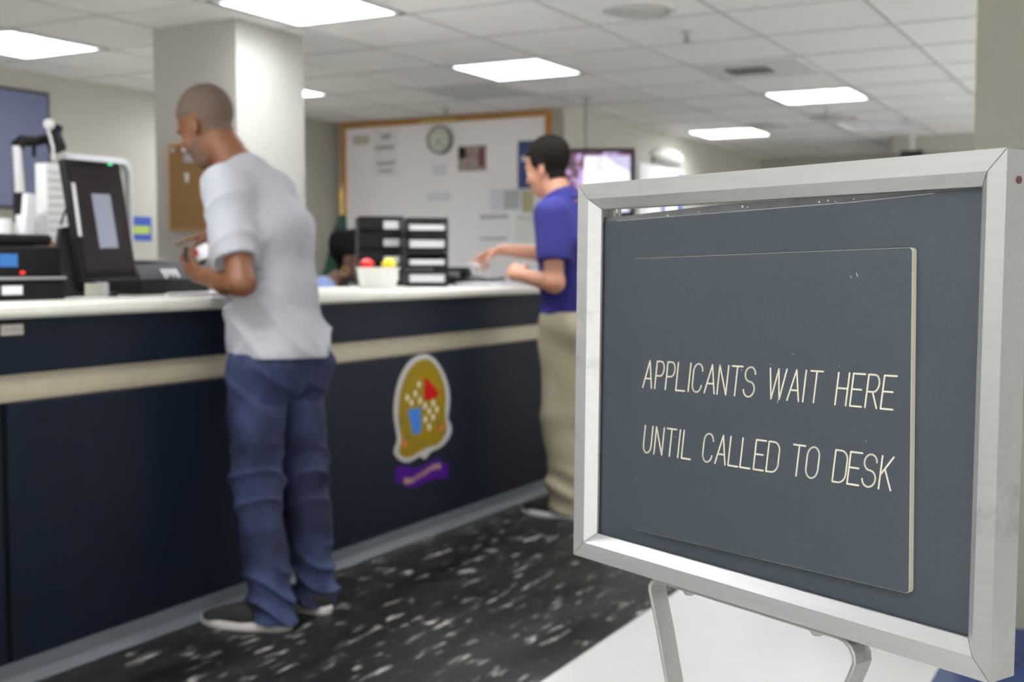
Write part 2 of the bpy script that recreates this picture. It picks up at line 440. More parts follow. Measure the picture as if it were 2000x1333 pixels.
# vents and sprinklers
def diffuser(x, y, label, r=.17):
    t = thing('ceiling_diffuser', label, 'air vent', (x, y, ZC), 0, 'round ceiling diffusers')
    MB().lathe([(r, 0), (r, -.006), (r * .86, -.014), (r * .8, -.004)], (x, y, ZC), n=32).build('outer_ring', M['vent'], t, smooth=True)
    MB().lathe([(r * .62, -.004), (r * .62, -.012), (r * .5, -.018), (.01, -.020)], (x, y, ZC), n=32).build('inner_cone', M['vent'], t, smooth=True)
diffuser(-2.25, 5.40, 'round ceiling vent near the top edge, above the sign')
diffuser(-3.10, 10.35, 'round ceiling vent beyond the nearer lights, right of the far lamp', .2)
diffuser(-2.45, 10.05, 'farthest round ceiling vent, at the right near the small soffit', .2)
a, b_, c, d = cell(2, 3)
t = thing('air_grille', 'rectangular slotted return grille in the ceiling right of centre', 'air vent', ((a + b_) / 2, 7.35, ZC))
MB().bb((a + .02, 7.02, ZC - .008), (b_ - .02, 7.66, ZC)).build('grille_frame', mat('grille_frame_paint', (.80, .79, .76), .6), t)
mb = MB()
for k in range(7): mb.box(((a + b_) / 2 - .06, 7.24 + k * .03, ZC - .011), (.26, .026, .008), Matrix.Rotation(.5, 3, 'X'))
mb.build('slats', M['ventdark'], t)
a, b_, c, d = cell(-1, 3)
t = thing('return_panel', 'slightly darker flat return panel in the ceiling beside the middle light', 'air vent', ((a + b_) / 2, (c + d) / 2, ZC))
MB().bb((a + .02, c + .02, ZC - .006), (b_ - .02, d - .02, ZC)).build('panel', mat('return_panel_paint', (.72, .71, .69), .8), t)
mb = MB()
for k in range(9): mb.bb((a + .07, c + .08 + k * .06, ZC - .009), (b_ - .07, c + .11 + k * .06, ZC - .005))
mb.build('slots', M['vent'], t)
def sprinkler(x, y, label):
    t = thing('sprinkler', label, 'sprinkler', (x, y, ZC), 0, 'pendant sprinkler heads')
    MB().lathe([(.035, 0), (.032, -.008), (.012, -.012)], (x, y, ZC), n=16).build('escutcheon', M['vent'], t, smooth=True)
    mb = MB(); mb.cyl((x, y, ZC - .01), (x, y, ZC - .05), .009); mb.lathe([(.004, 0), (.02, -.002), (.02, -.005), (.004, -.006)], (x, y, ZC - .055), n=12)
    mb.tube([(x - .008, y, ZC - .03), (x - .014, y, ZC - .045), (x, y, ZC - .056)], .003); mb.tube([(x + .008, y, ZC - .03), (x + .014, y, ZC - .045), (x, y, ZC - .056)], .003)
    mb.build('head', M['bolt'], t, smooth=True)
sprinkler(-2.23, 5.98, 'small sprinkler head in the ceiling beside the nearest round vent')
sprinkler(-2.36, 9.45, 'small sprinkler head just beyond the light above the sign')
sprinkler(-4.95, 8.0, 'small sprinkler head in the ceiling in front of the wooden framed board')
# hanging curtain track at far right
t = thing('hanging_sign', 'dark rectangular fixture under the ceiling far behind, just left of the olive pillar', 'sign', (-1.9, 11.6, 2.26))
MB().bb((-2.22, 11.62, 2.13), (-2.02, 11.70, 2.24)).build('casing', M['dgrey'], t)
MB().bb((-2.14, 11.64, 2.24), (-2.10, 11.68, 2.40)).build('hanger', M['vent'], t)

# ------------------------------------------------------------------ counter
XF = -2.81
Y0, Y1 = -1.6, 5.62
t = thing('service_counter', 'long navy blue service counter with a cream stripe and grey base', 'counter', (XF - .1, 2.0, 0))
mb = MB()
mb.bb((XF - .06, 2.225, .072), (XF, Y1, .80)); mb.bb((XF - .06, Y0, .072), (XF, 2.205, .80))
mb.bb((XF - .62, Y1 - .04, .072), (XF - .062, Y1, .80))
mb.build('lower_panel', M['navy'], t)
mb = MB(); mb.bb((XF - .06, Y0, .882), (XF, Y1, 1.036)); mb.bb((XF - .62, Y1 - .04, .882), (XF - .062, Y1, 1.036)); mb.build('upper_panel', M['navy'], t)
mb = MB(); mb.bb((XF - .06, Y0, .80), (XF - .045, Y1, .882)); mb.bb((XF - .60, Y1 - .04, .80), (XF - .062, Y1 - .028, .882)); mb.build('stripe', M['stripe'], t)
mb = MB()
prof = [(.0, .0), (.016, 0), (.010, .012), (.004, .03), (.003, .072), (0, .072)]
mb.prism([(XF - .002 + a, Y0, z) for a, z in prof], (0, Y1 - Y0, 0))
mb.bb((XF - .62, Y1 - .03, 0), (XF, Y1 + .004, .072))
mb.build('cove_base', M['cove'], t)
MB().bb((XF - .065, 2.196, .072), (XF - .002, 2.234, .80)).build('joint_strip', mat('joint_black', (.003, .003, .003), .8, spec=.1), t)
lab = MB().bb((XF, 2.212, .992), (XF + .003, 2.286, 1.022)).build('name_tag', M['tag'], t); lab['label'] = 'small beige plate under the counter edge'
mb = MB()
for k, (y0, y1) in enumerate([(2.222, 2.24), (2.244, 2.262), (2.264, 2.277)]): mb.bb((XF + .003, y0, 1.003), (XF + .0035, y1, 1.011))
mb.build('tag_lettering', M['ink'], lab)
# emblem sticker
E_out = [(4.341, .806), (4.419, .787), (4.489, .737), (4.543, .67), (4.566, .605), (4.561, .543), (4.542, .496), (4.579, .463), (4.578, .429), (4.546, .399), (4.487, .373), (4.398, .368), (4.367, .342), (4.341, .343), (4.32, .36), (4.286, .353), (4.228, .343), (4.171, .356), (4.123, .39), (4.115, .414), (4.148, .455), (4.124, .517), (4.113, .59), (4.134, .669), (4.175, .734), (4.249, .787)]
E_gold = [(4.358, .782), (4.419, .764), (4.471, .724), (4.516, .658), (4.533, .599), (4.519, .508), (4.542, .457), (4.523, .426), (4.478, .393), (4.372, .388), (4.312, .38), (4.261, .366), (4.203, .367), (4.163, .385), (4.151, .409), (4.18, .442), (4.156, .513), (4.149, .568), (4.166, .657), (4.207, .722), (4.273, .767)]
E_red = [(4.353, .701), (4.379, .689), (4.466, .624), (4.461, .603), (4.365, .596), (4.352, .602)]
E_blue = [(4.223, .57), (4.322, .573), (4.325, .46), (4.262, .461)]
E_chk = [(4.31, .672), (4.281, .635), (4.251, .599), (4.218, .623), (4.318, .601), (4.356, .574), (4.422, .579), (4.391, .547), (4.452, .549), (4.36, .515), (4.421, .517), (4.39, .478)]
def smooth_poly(p, it=2):
    for _ in range(it):
        q = []
        for i in range(len(p)):
            a, b2 = p[i], p[(i + 1) % len(p)]
            q += [(a[0] * .75 + b2[0] * .25, a[1] * .75 + b2[1] * .25), (a[0] * .25 + b2[0] * .75, a[1] * .25 + b2[1] * .75)]
        p = q
    return p
def decal(pl, x, m, name, parent, th=.0006, sm=0):
    mb = MB()
    for p in pl: mb.prism([(x, a, z) for a, z in (smooth_poly(p, sm) if sm else p)], (th, 0, 0))
    return mb.build(name, m, parent)
em = decal([E_out], XF, M['stickw'], 'emblem_sticker', t, .001, 2); em['label'] = 'oval gold crest sticker with a white rim'
decal([E_gold], XF + .001, M['gold'], 'gold_field', em, .0005, 2)
decal([E_red], XF + .0017, M['ered'], 'red_cap', em)
decal([E_blue], XF + .0017, M['eblue'], 'blue_field', em)
decal([[(y - .014, z), (y, z + .018), (y + .014, z), (y, z - .018)] for y, z in E_chk], XF + .0017, M['checkw'], 'white_checks', em)
for q_ in ([(4.196 - .018, .43), (4.2, .455), (4.216, .43), (4.196, .408)], [(4.467, .464), (4.487, .485), (4.51, .465), (4.487, .445)]): decal([q_], XF + .0017, M['eorange'], 'orange_tip', em)
for y, z in [(4.217, .455), (4.514, .439), (4.469, .48), (4.173, .525)]: decal([[(y - .012, z - .012), (y + .012, z - .012), (y + .012, z + .014), (y - .012, z + .014)]], XF + .0018, M['golddark'], 'dark_mark', em)
ring = []
for k in range(58):   # ring of small lettering, unreadable in the photo
    a = 2 * pi * k / 58
    if 1.25 * pi < a < 1.78 * pi and k % 2: continue
    y, z = 4.345 + .160 * cos(a), .585 + .168 * sin(a)
    ring.append([(y - .003, z - .005), (y + .003, z - .005), (y + .003, z + .005), (y - .003, z + .005)])
for k in range(11):
    y = 4.215 + k * .024; z = .405 + .012 * sin(k * .5)
    ring.append([(y - .005, z - .006), (y + .004, z - .006), (y + .004, z + .006), (y - .005, z + .006)])
decal(ring, XF + .0018, M['golddark'], 'ring_lettering', em)
bn = decal([[(4.13, .339), (4.236, .333), (4.244, .313), (4.32, .311), (4.442, .331), (4.486, .324), (4.495, .304), (4.55, .296), (4.545, .226), (4.432, .241), (4.294, .23), (4.218, .236), (4.178, .263), (4.126, .274)]], XF, M['purple'], 'banner_sticker', t, .001)
bn['label'] = 'purple ribbon sticker with tan lettering'
tx = [(4.198, .27), (4.252, .263), (4.345, .281), (4.415, .297), (4.477, .294)]
glyph = []
for k in range(15):
    f = k / 14 * 3.999; i = int(f); f -= i
    y = tx[i][0] * (1 - f) + tx[i + 1][0] * f; z = tx[i][1] * (1 - f) + tx[i + 1][1] * f
    glyph.append([(y - .007, z - .014), (y + .006, z - .012), (y + .006, z + .013), (y - .007, z + .011)])
decal(glyph, XF + .0012, M['ptext'], 'banner_lettering', bn)

ct = MB()
prof = [(-.62, 1.0), (.0, 1.0)]
pts = [(-.62, 1.037), (.006, 1.037), (.016, 1.042), (.020, 1.052), (.020, 1.068), (.015, 1.077), (.004, 1.081), (-.62, 1.081)]
ct.prism([(XF + a, Y0, z) for a, z in pts], (0, Y1 - Y0 + .02, 0))
o = ct.build('countertop', M['top'], loc=(XF - .3, 2.0, 1.037))
tag(o, 'cream laminate countertop running the whole length of the navy counter', 'countertop')
CT = 1.081
# low work surface behind the counter, carried on pedestals
t = thing('work_table', 'pale work table standing against the left wall, mostly hidden behind the counter', 'table', (-5.2, 5.4, 0))
MB().bb((-5.75, 4.2, .86), (-4.95, 6.6, .90)).build('tabletop', M['top'], t)
for sx in (-5.7, -5.0):
    for sy in (4.26, 6.54): MB().bb((sx - .02, sy - .02, 0), (sx + .02, sy + .02, .86)).build('leg', M['grey'], t)

# ------------------------------------------------------------------ the sign in front
SM = Matrix(((.9021, .4315, .0045), (-.4315, .9020, .0127), (.0014, -.0134, .9999)))
ST = Vector((-.3778, 1.2031, 1.0586))
def S(x, y, z): return ST + SM @ Vector((x, y, z))
W2, H2 = .5691 / 2, .4561 / 2
sign = thing('sign_stand', 'grey engraved waiting sign in a brushed aluminium frame on a floor stand', 'sign', (ST.x, ST.y, 0), -radians(25.57))
PROF = [(0, .036), (0, 0), (.0184, .001), (.0301, .0124), (.0301, .0155), (.021, .0155), (.021, .030), (.0301, .030), (.0301, .036)]
def frame_bar(sx, sz):
    """mitred bar: profile swept between two corners"""
    mb = MB(); r = []
    for e in (-1, 1):
        ring = []
        for ins, y in PROF:
            g = .0005
            if sx: ring.append(S(sx * (W2 - ins), y, e * (H2 - ins - g)))
            else: ring.append(S(e * (W2 - ins - g), y, sz * (H2 - ins)))
        r.append(ring)
    mb.rings(r)
    return mb
bars = []
for sx, sz in ((1, 0), (-1, 0), (0, 1), (0, -1)):
    fb = frame_bar(sx, sz).build('frame_bar', M['alu'], sign); bars.append(fb)
MB().cyl(S(W2 - .001, .0175, .202), S(W2 + .0015, .0175, .202), .0033).build('screw', M['rust'], bars[0])
# backing sheets : the rear one shows as a worn lip, both hang slightly low on the left
def sheet(pts, y, th, m, name, parent):
    mb = MB(); mb.prism([S(a, y, z) for a, z in pts], SM @ Vector((0, th, 0))); return mb.build(name, m, parent)
rear = sheet([(-.263, -.205), (.263, -.205), (.263, .1975), (.173, .198), (.107, .1975), (.03, .1973), (-.0467, .1965), (-.12, .1938), (-.1977, .1902), (-.263, .1878)], .0235, .003, M['panel2'], 'rear_sheet', sign)
front = sheet([(-.262, -.207), (.262, -.207), (.262, .1965), (.2028, .1952), (.1136, .1912), (.0025, .1888), (-.2339, .1836), (-.262, .1832)], .0185, .004, M['panel'], 'backing_panel', sign)
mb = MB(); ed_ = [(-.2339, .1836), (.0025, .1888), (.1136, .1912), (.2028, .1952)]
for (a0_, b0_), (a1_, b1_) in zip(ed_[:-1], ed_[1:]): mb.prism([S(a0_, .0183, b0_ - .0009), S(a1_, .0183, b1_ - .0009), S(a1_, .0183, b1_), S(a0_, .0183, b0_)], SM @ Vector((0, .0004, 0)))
mb.build('edge_highlight', mat('edge_highlight_grey', (.22, .22, .21), .6), front)  # pale strip painted as the highlight along the sheet's top crease
rail = MB(); rail.box(S(-.2455, .033, 0), (.0035, .0035, .44), SM); rail.build('retaining_rod', M['tag'], sign)
# worn white chips along the lip
for (x, z, s_) in [(-.150, .190, .0016), (-.035, .1955, .0018), (-.028, .1948, .001), (.068, .196, .0016), (.079, .1968, .0014), (.11, .197, .001), (.088, .1955, .0009), (-.10, .192, .0008)]:
    MB().box(S(x, .0232, z - .003), (s_, .0006, s_ * 1.2), SM @ Matrix.Rotation(random.random(), 3, 'Y')).build('chip', M['chip'], rear)
# engraved plate with cream core
TA = radians(1.25)
PR = SM @ Matrix.Rotation(-TA, 3, 'Y')
def Pp(x, y, z): return ST + PR @ Vector((x, y, z))
PY = .0115
def rrect(x0, x1, z0, z1, r, n=5):
    o = []
    for cx_, cz_, a0 in ((x1 - r, z1 - r, 0), (x0 + r, z1 - r, pi / 2), (x0 + r, z0 + r, pi), (x1 - r, z0 + r, 1.5 * pi)):
        for k in range(n + 1): a = a0 + pi / 2 * k / n; o.append((cx_ + r * cos(a), cz_ + r * sin(a)))
    return o
out = rrect(-.1903, .1893, -.1765, .1421, .004)
mb = MB(); n = len(out)
ringA = [Pp(x, .0180, z) for x, z in out]; ringB = [Pp(x, PY + .0002, z) for x, z in out]
sc_ = lambda x, z, e: (x - math.copysign(e, x), z - math.copysign(e, z + .017))
ringC = [Pp(*(lambda q: (q[0], PY, q[1]))(sc_(x, z, .0002))) for x, z in out]
mb.mi = 1; mb.rings([ringA, ringB], cap=False)
mb.mi = 1; mb.rings([ringB, ringC], cap=False)
mb.mi = 0; mb.quad(*ringC)
plate = mb.build('message_plate', [M['panel'], M['cream']], sign); plate['label'] = 'engraved grey plate with cream edges'
# single-stroke engraved capitals
def arc(cx_, cz_, rx, rz, a0, a1, n=10): return [(cx_ + rx * cos(radians(a0 + (a1 - a0) * k / n)), cz_ + rz * sin(radians(a0 + (a1 - a0) * k / n))) for k in range(n + 1)]
G = {
 'A': (.0150, [[(0, 0), (.55, 1), (1, 0)], [(.18, .34), (.86, .34)]]),
 'P': (.0125, [[(0, 0), (0, 1), (.55, 1)] + arc(.55, .735, .45, .265, 90, -90) + [(0, .47)]]),
 'L': (.0140, [[(0, 1), (0, 0), (1, 0)]]),
 'I': (.0010, [[(0, 0), (0, 1)]]),
 'C': (.0140, [arc(.5, .72, .5, .28, 8, 90, 6) + arc(.5, .72, .5, .28, 90, 180, 8) + arc(.5, .28, .5, .28, 180, 270, 8) + arc(.5, .28, .5, .28, 270, 352, 6)]),
 'N': (.0130, [[(0, 0), (0, 1), (1, 0), (1, 1)]]),
 'T': (.0150, [[(0, 1), (1, 1)], [(.5, 0), (.5, 1)]]),
 'S': (.0150, [arc(.5, .755, .47, .245, 5, 180, 12) + arc(.5, .755, .47, .245, 180, 262, 5) + arc(.5, .255, .5, .255, 80, 0, 6) + arc(.5, .255, .5, .255, 0, -172, 12)]),
 'W': (.0221, [[(0, 1), (.24, 0), (.52, 1), (.73, 0), (1, 1)]]),
 'H': (.0128, [[(0, 0), (0, 1)], [(1, 0), (1, 1)], [(0, .52), (1, .52)]]),
 'E': (.0135, [[(1, 1), (0, 1), (0, 0), (1, 0)], [(0, .52), (.82, .52)]]),
 'R': (.0130, [[(0, 0), (0, 1), (.55, 1)] + arc(.55, .74, .45, .26, 90, -90) + [(0, .48)], [(.5, .48), (1, 0)]]),
 'U': (.0130, [[(0, 1), (0, .28)] + arc(.5, .28, .5, .28, 180, 360, 12) + [(1, 1)]]),
 'D': (.0150, [[(0, 0), (0, 1), (.45, 1)] + arc(.45, .72, .55, .28, 90, 0, 7) + arc(.45, .28, .55, .28, 0, -90, 7) + [(0, 0)]]),
 'O': (.0150, [arc(.5, .70, .5, .30, 0, 180, 14) + arc(.5, .30, .5, .30, 180, 360, 14) + [(1, .70)]]),
 'K': (.0134, [[(0, 0), (0, 1)], [(.93, 1), (0, .42)], [(.32, .62), (1, 0)]]),
}
L1 = [('A', -.1748), ('P', -.1544), ('P', -.1367), ('L', -.1197), ('I', -.0999), ('C', -.0945), ('A', -.0750), ('N', -.0557), ('T', -.0373), ('S', -.0182),
      ('W', .0158), ('A', .0424), ('I', .0629), ('T', .0690), ('H', .1031), ('E', .1208), ('R', .1385), ('E', .1562)]
L2 = [('U', -.1745), ('N', -.1555), ('T', -.1374), ('I', -.1163), ('L', -.1103), ('C', -.0780), ('A', -.0584), ('L', -.0390), ('L', -.0216), ('E', -.0027), ('D', .0148),
      ('T', .0474), ('O', .0662), ('D', .1003), ('E', .1182), ('S', .1348), ('K', .1547)]
mb = MB()
SW = .00086
def stroke(pts):
    """flat ribbon with round ends and joins, standing a hair proud of the plate"""
    V = [Vector((p[0], p[1])) for p in pts]
    for a, c in zip(V[:-1], V[1:]):
        d = (c - a)
        if d.length < 1e-7: continue
        ang = atan2(d.y, d.x); ring = []
        for k in range(7): t_ = ang + pi / 2 + pi * k / 6; ring.append((a.x + SW * cos(t_), a.y + SW * sin(t_)))
        for k in range(7): t_ = ang - pi / 2 + pi * k / 6; ring.append((c.x + SW * cos(t_), c.y + SW * sin(t_)))
        mb.prism([Pp(x, PY + .0001, z) for x, z in ring], PR @ Vector((0, -.0004, 0)))
for line, zb in ((L1, -.0077), (L2, -.0833)):
    mb = MB()
    for ch, x0 in line:
        wd, strokes = G[ch]
        for st in strokes:
            stroke([(x0 + u * wd + .143 * v * .0314, zb + v * .0314) for u, v in st])
    mb.build('text_line', M['cream'], plate)
# little scratches
for (x, z, l, a) in [(.128, .118, .004, 1.1), (.121, .116, .002, .8), (-.02, .02, .0015, 1.3), (.02, .028, .0012, .4), (.03, -.01, .0025, 1.5), (.108, .03, .001, .2), (-.12, -.06, .0012, .2), (.14, -.04, .0012, .8), (.05, .04, .0012, .7)]:
    MB().box(Pp(x, PY - .0001, z), (l, .0003, .0003), PR @ Matrix.Rotation(a, 3, 'Y')).build('scratch', M['chip'], plate)
# bent flat bar under the frame
def flatbar(path, y0, y1, th):
    n = len(path); rs = []
    for i, p in enumerate(path):
        a = Vector(path[max(0, i - 1)]); c = Vector(path[min(n - 1, i + 1)]); d = (c - a).normalized(); nrm = Vector((-d.y, d.x)) * th / 2
        q = Vector(p)
        f = .0012
        rs.append([S(q.x + nrm.x, y0 + f, q.y + nrm.y), S(q.x + nrm.x * .4, y0, q.y + nrm.y * .4), S(q.x - nrm.x * .4, y0, q.y - nrm.y * .4), S(q.x - nrm.x, y0 + f, q.y - nrm.y),
                   S(q.x - nrm.x, y1 - f, q.y - nrm.y), S(q.x - nrm.x * .4, y1, q.y - nrm.y * .4), S(q.x + nrm.x * .4, y1, q.y + nrm.y * .4), S(q.x + nrm.x, y1 - f, q.y + nrm.y)])
    return MB().rings(rs)
zt = -H2 - .0028
path = [(-.020, -.72), (-.035, -.66), (-.1205, -.345), (-.1365, -.290), (-.1515, -.245)]
path += [(-.1515 + .012 * (1 - cos(a)) - .001, -.245 + .0142 * sin(a)) for a in (.4, .8, 1.2, 1.57)]
path += [(-.06, zt), (.06, zt), (.118, zt)]
path += [(.118 + .020 * sin(a), zt - .020 * (1 - cos(a))) for a in (.4, .8, 1.2, 1.6)]
path += [(.134, -.262), (.124, -.285), (.105, -.345), (.035, -.66), (.020, -.72)]
br = flatbar(path, .005, .031, .0048).build('stand_bracket', M['alu2'], sign)
for x in (-.0985, .083):
    mb = MB(); mb.lathe([(.0075, 0), (.0075, -.003), (.005, -.0065), (.001, -.0075)], S(x, .018, zt - .0024), SM @ Vector((0, 0, 1)), n=16)
    mb.build('bolt', M['bolt'], br, smooth=True)
MB().cyl(S(0, .018, -.69), Vector((S(0, .018, 0).x, S(0, .018, 0).y, .03)), .014).build('pole', M['alu2'], sign, smooth=True)
b0 = S(0, .018, 0)
MB().lathe([(.17, 0), (.17, .006), (.14, .014), (.03, .032), (.018, .04)], (b0.x, b0.y, 0), n=40).build('base', M['alu2'], sign, smooth=True)

# ------------------------------------------------------------------ implicit surfaces for people and soft things
class Field:
    def __init__(s, lo, hi, h):
        s.h = h; s.lo = np.array(lo, float); s.n = np.ceil((np.array(hi) - s.lo) / h).astype(int) + 1
        s.v = np.full(s.n, 1.0, np.float32)
    def sl(s, lo, hi):
        a = np.clip(np.floor((np.array(lo) - s.lo) / s.h).astype(int), 0, s.n); b = np.clip(np.ceil((np.array(hi) - s.lo) / s.h).astype(int) + 1, 0, s.n)
        if (b <= a).any(): return None
        g = [s.lo[i] + s.h * np.arange(a[i], b[i], dtype=np.float32) for i in range(3)]
        return tuple(slice(p, q) for p, q in zip(a, b)), g[0][:, None, None], g[1][None, :, None], g[2][None, None, :]
    def mix(s, r, d, k, mode):
        v = s.v[r]
        if mode == 'u':
            h = np.maximum(k - np.abs(v - d), 0) / max(k, 1e-6); s.v[r] = np.minimum(v, d) - h * h * k * .25
        else:
            d = -d; h = np.maximum(k - np.abs(v - d), 0) / max(k, 1e-6); s.v[r] = np.maximum(v, d) + h * h * k * .25
    def cone(s, p1, p2, r1, r2, k=.03, flat=None, caps=(0, 0), mode='u'):
        """round cone; flat=(axis, factor) widens it along axis; caps cut flat ends"""
        p1 = np.array(p1, float); p2 = np.array(p2, float); f = flat[1] if flat else 1
        m = max(r1, r2) * max(1, f) + k + .03
        q = s.sl(np.minimum(p1, p2) - m, np.maximum(p1, p2) + m)
        if q is None: return s
        r, X, Y, Z = q
        ba = p2 - p1; L2_ = ba @ ba
        px, py, pz = X - p1[0], Y - p1[1], Z - p1[2]
        t0 = (px * ba[0] + py * ba[1] + pz * ba[2]) / L2_
        t = np.clip(t0, 0, 1)
        dx, dy, dz = px - ba[0] * t, py - ba[1] * t, pz - ba[2] * t
        if flat:
            ax = np.array(flat[0], float); ax /= np.linalg.norm(ax); w_ = dx * ax[0] + dy * ax[1] + dz * ax[2]; g = (1 - 1 / f)
            dx = dx - ax[0] * w_ * g; dy = dy - ax[1] * w_ * g; dz = dz - ax[2] * w_ * g
        d = np.sqrt(dx * dx + dy * dy + dz * dz) - (r1 + (r2 - r1) * t)
        L = sqrt(L2_)
        if caps[0]: d = np.maximum(d, -t0 * L)
        if caps[1]: d = np.maximum(d, (t0 - 1) * L)
        s.mix(r, d.astype(np.float32), k, mode); return s
    def ell(s, c, rad, ax=None, k=.02, mode='u'):
        c = np.array(c, float); A = np.array(ax if ax is not None else np.eye(3), float); m = max(rad) + k + .02
        q = s.sl(c - m, c + m)
        if q is None: return s
        r, X, Y, Z = q; px, py, pz = X - c[0], Y - c[1], Z - c[2]
        u = [(px * A[i][0] + py * A[i][1] + pz * A[i][2]) / rad[i] for i in range(3)]
        k0 = np.sqrt(u[0] ** 2 + u[1] ** 2 + u[2] ** 2); k1 = np.sqrt((u[0] / rad[0]) ** 2 + (u[1] / rad[1]) ** 2 + (u[2] / rad[2]) ** 2) + 1e-6
        s.mix(r, (k0 * (k0 - 1) / k1).astype(np.float32), k, mode); return s
    def clip(s, p, n):
        """remove everything on the side n points to"""
        n = np.array(n, float); n /= np.linalg.norm(n)
        r, X, Y, Z = s.sl(s.lo, s.lo + s.h * s.n)
        s.v = np.maximum(s.v, ((X - p[0]) * n[0] + (Y - p[1]) * n[1] + (Z - p[2]) * n[2]).astype(np.float32)); return s
    def warp(s, fn, lo=None, hi=None):
        r, X, Y, Z = s.sl(s.lo if lo is None else lo, (s.lo + s.h * s.n) if hi is None else hi)
        s.v[r] = s.v[r] + fn(X, Y, Z).astype(np.float32); return s
    def copy(s):
        o = Field.__new__(Field); o.h = s.h; o.lo = s.lo.copy(); o.n = s.n.copy(); o.v = s.v.copy(); return o
    def mesh(s, name, m, parent=None, loc=None):
        v = np.pad(s.v, 1, constant_values=1.0); ins = v < 0; nx, ny, nz = v.shape
        acc = np.zeros((nx - 1, ny - 1, nz - 1, 3), np.float32); cnt = np.zeros((nx - 1, ny - 1, nz - 1), np.float32)
        for ax in range(3):
            o = [i for i in range(3) if i != ax]
            for a in (0, 1):
                for b in (0, 1):
                    s0 = [None] * 3; s1 = [None] * 3
                    s0[ax] = slice(0, v.shape[ax] - 1); s1[ax] = slice(1, v.shape[ax])
                    for q, c in zip(o, (a, b)): s0[q] = s1[q] = slice(c, v.shape[q] - 1 + c)
                    A, B = v[tuple(s0)], v[tuple(s1)]; cr = (A < 0) != (B < 0)
                    idx = np.nonzero(cr); A_ = A[idx]; B_ = B[idx]; t = A_ / (A_ - B_)
                    p = np.zeros((len(t), 3), np.float32); p[:, ax] = t; p[:, o[0]] = a; p[:, o[1]] = b
                    acc[idx] += p; cnt[idx] += 1
        act = cnt > 0; ids = np.full(act.shape, -1, np.int64); ids[act] = np.arange(act.sum()); ii = np.argwhere(act)
        P = (ii + acc[act] / cnt[act][:, None] - 1) * s.h + s.lo
        quads = []
        for ax in range(3):
            o = [i for i in range(3) if i != ax]
            sl0 = [slice(1, -1)] * 3; sl1 = [slice(1, -1)] * 3
            sl0[ax] = slice(0, v.shape[ax] - 1); sl1[ax] = slice(1, v.shape[ax])
            A, B = ins[tuple(sl0)], ins[tuple(sl1)]
            for flip, msk in ((False, A & ~B), (True, ~A & B)):
                e = np.argwhere(msk); off = np.ones(3, int); off[ax] = 0; e = e + off
                def g(d0, d1):
                    q = e.copy(); q[:, o[0]] -= d0; q[:, o[1]] -= d1; return ids[q[:, 0], q[:, 1], q[:, 2]]
                a, b, c, d = g(1, 1), g(0, 1), g(0, 0), g(1, 0)
                f = np.stack([a, b, c, d], 1)
                if flip ^ (ax == 1): f = f[:, ::-1]
                quads.append(f)
        Q = np.concatenate(quads); Q = Q[(Q >= 0).all(1)]
        me = bpy.data.meshes.new(name); me.from_pydata(P.tolist(), [], Q.tolist()); me.update()
        me.polygons.foreach_set('use_smooth', [True] * len(me.polygons)); me.materials.append(m)
        return link_mesh(name, me, parent, loc)

V = lambda *a: np.array(a, float)
def unit(a): a = np.array(a, float); return a / np.linalg.norm(a)

def head_axes(fw, th):
    """facing direction, downward pitch -> (forward, lateral left, up) of the head"""
    fw = unit(fw); up = V(0, 0, 1); l = np.cross(up, fw)
    f = fw * cos(th) - up * sin(th); u = up * cos(th) + fw * sin(th)
    return f, l, u

def add_head(F, H, fw, th, s=1.0, nose=1.0):
    f, l, u = head_axes(fw, th); A = [f, l, u]
    P_ = lambda a, b, c: H + (f * a + l * b + u * c) * s
    F.ell(P_(-.008, 0, .052), (.100 * s, .078 * s, .095 * s), A, .02)
    F.ell(P_(.030, 0, -.030), (.066 * s, .062 * s, .085 * s), A, .03)
    F.ell(P_(.048, 0, -.085), (.034 * s, .036 * s, .028 * s), A, .03)
    F.ell(P_(.084, 0, .034), (.014 * s, .045 * s, .012 * s), A, .02)
    for e in (-1, 1):
        F.ell(P_(.098, e * .031, .010), (.016 * s, .018 * s, .013 * s), A, .012, 's')
        F.ell(P_(.066, e * .043, -.022), (.022 * s, .016 * s, .018 * s), A, .02)
        F.ell(P_(.0785, e * .031, .0125), (.0128 * s,) * 3, A, .004)
        # ear : leaf with a hollow
        F.ell(P_(-.008, e * .079, .002), (.017 * s, .009 * s, .031 * s), A, .006)
        F.ell(P_(-.004, e * .089, .004), (.009 * s, .006 * s, .018 * s), A, .004, 's')
        F.ell(P_(.000, e * .077, -.026), (.008 * s, .006 * s, .009 * s), A, .004)
    F.cone(P_(.090, 0, .016), P_(.108 * nose, 0, -.022), .008 * s, .012 * s, .012)
    for e in (-1, 1): F.ell(P_(.098, e * .012, -.027), (.010 * s, .008 * s, .007 * s), A, .006)
    F.ell(P_(.091, 0, -.053), (.009 * s, .022 * s, .006 * s), A, .006)
    F.ell(P_(.088, 0, -.064), (.009 * s, .019 * s, .007 * s), A, .006)
    return P_, A

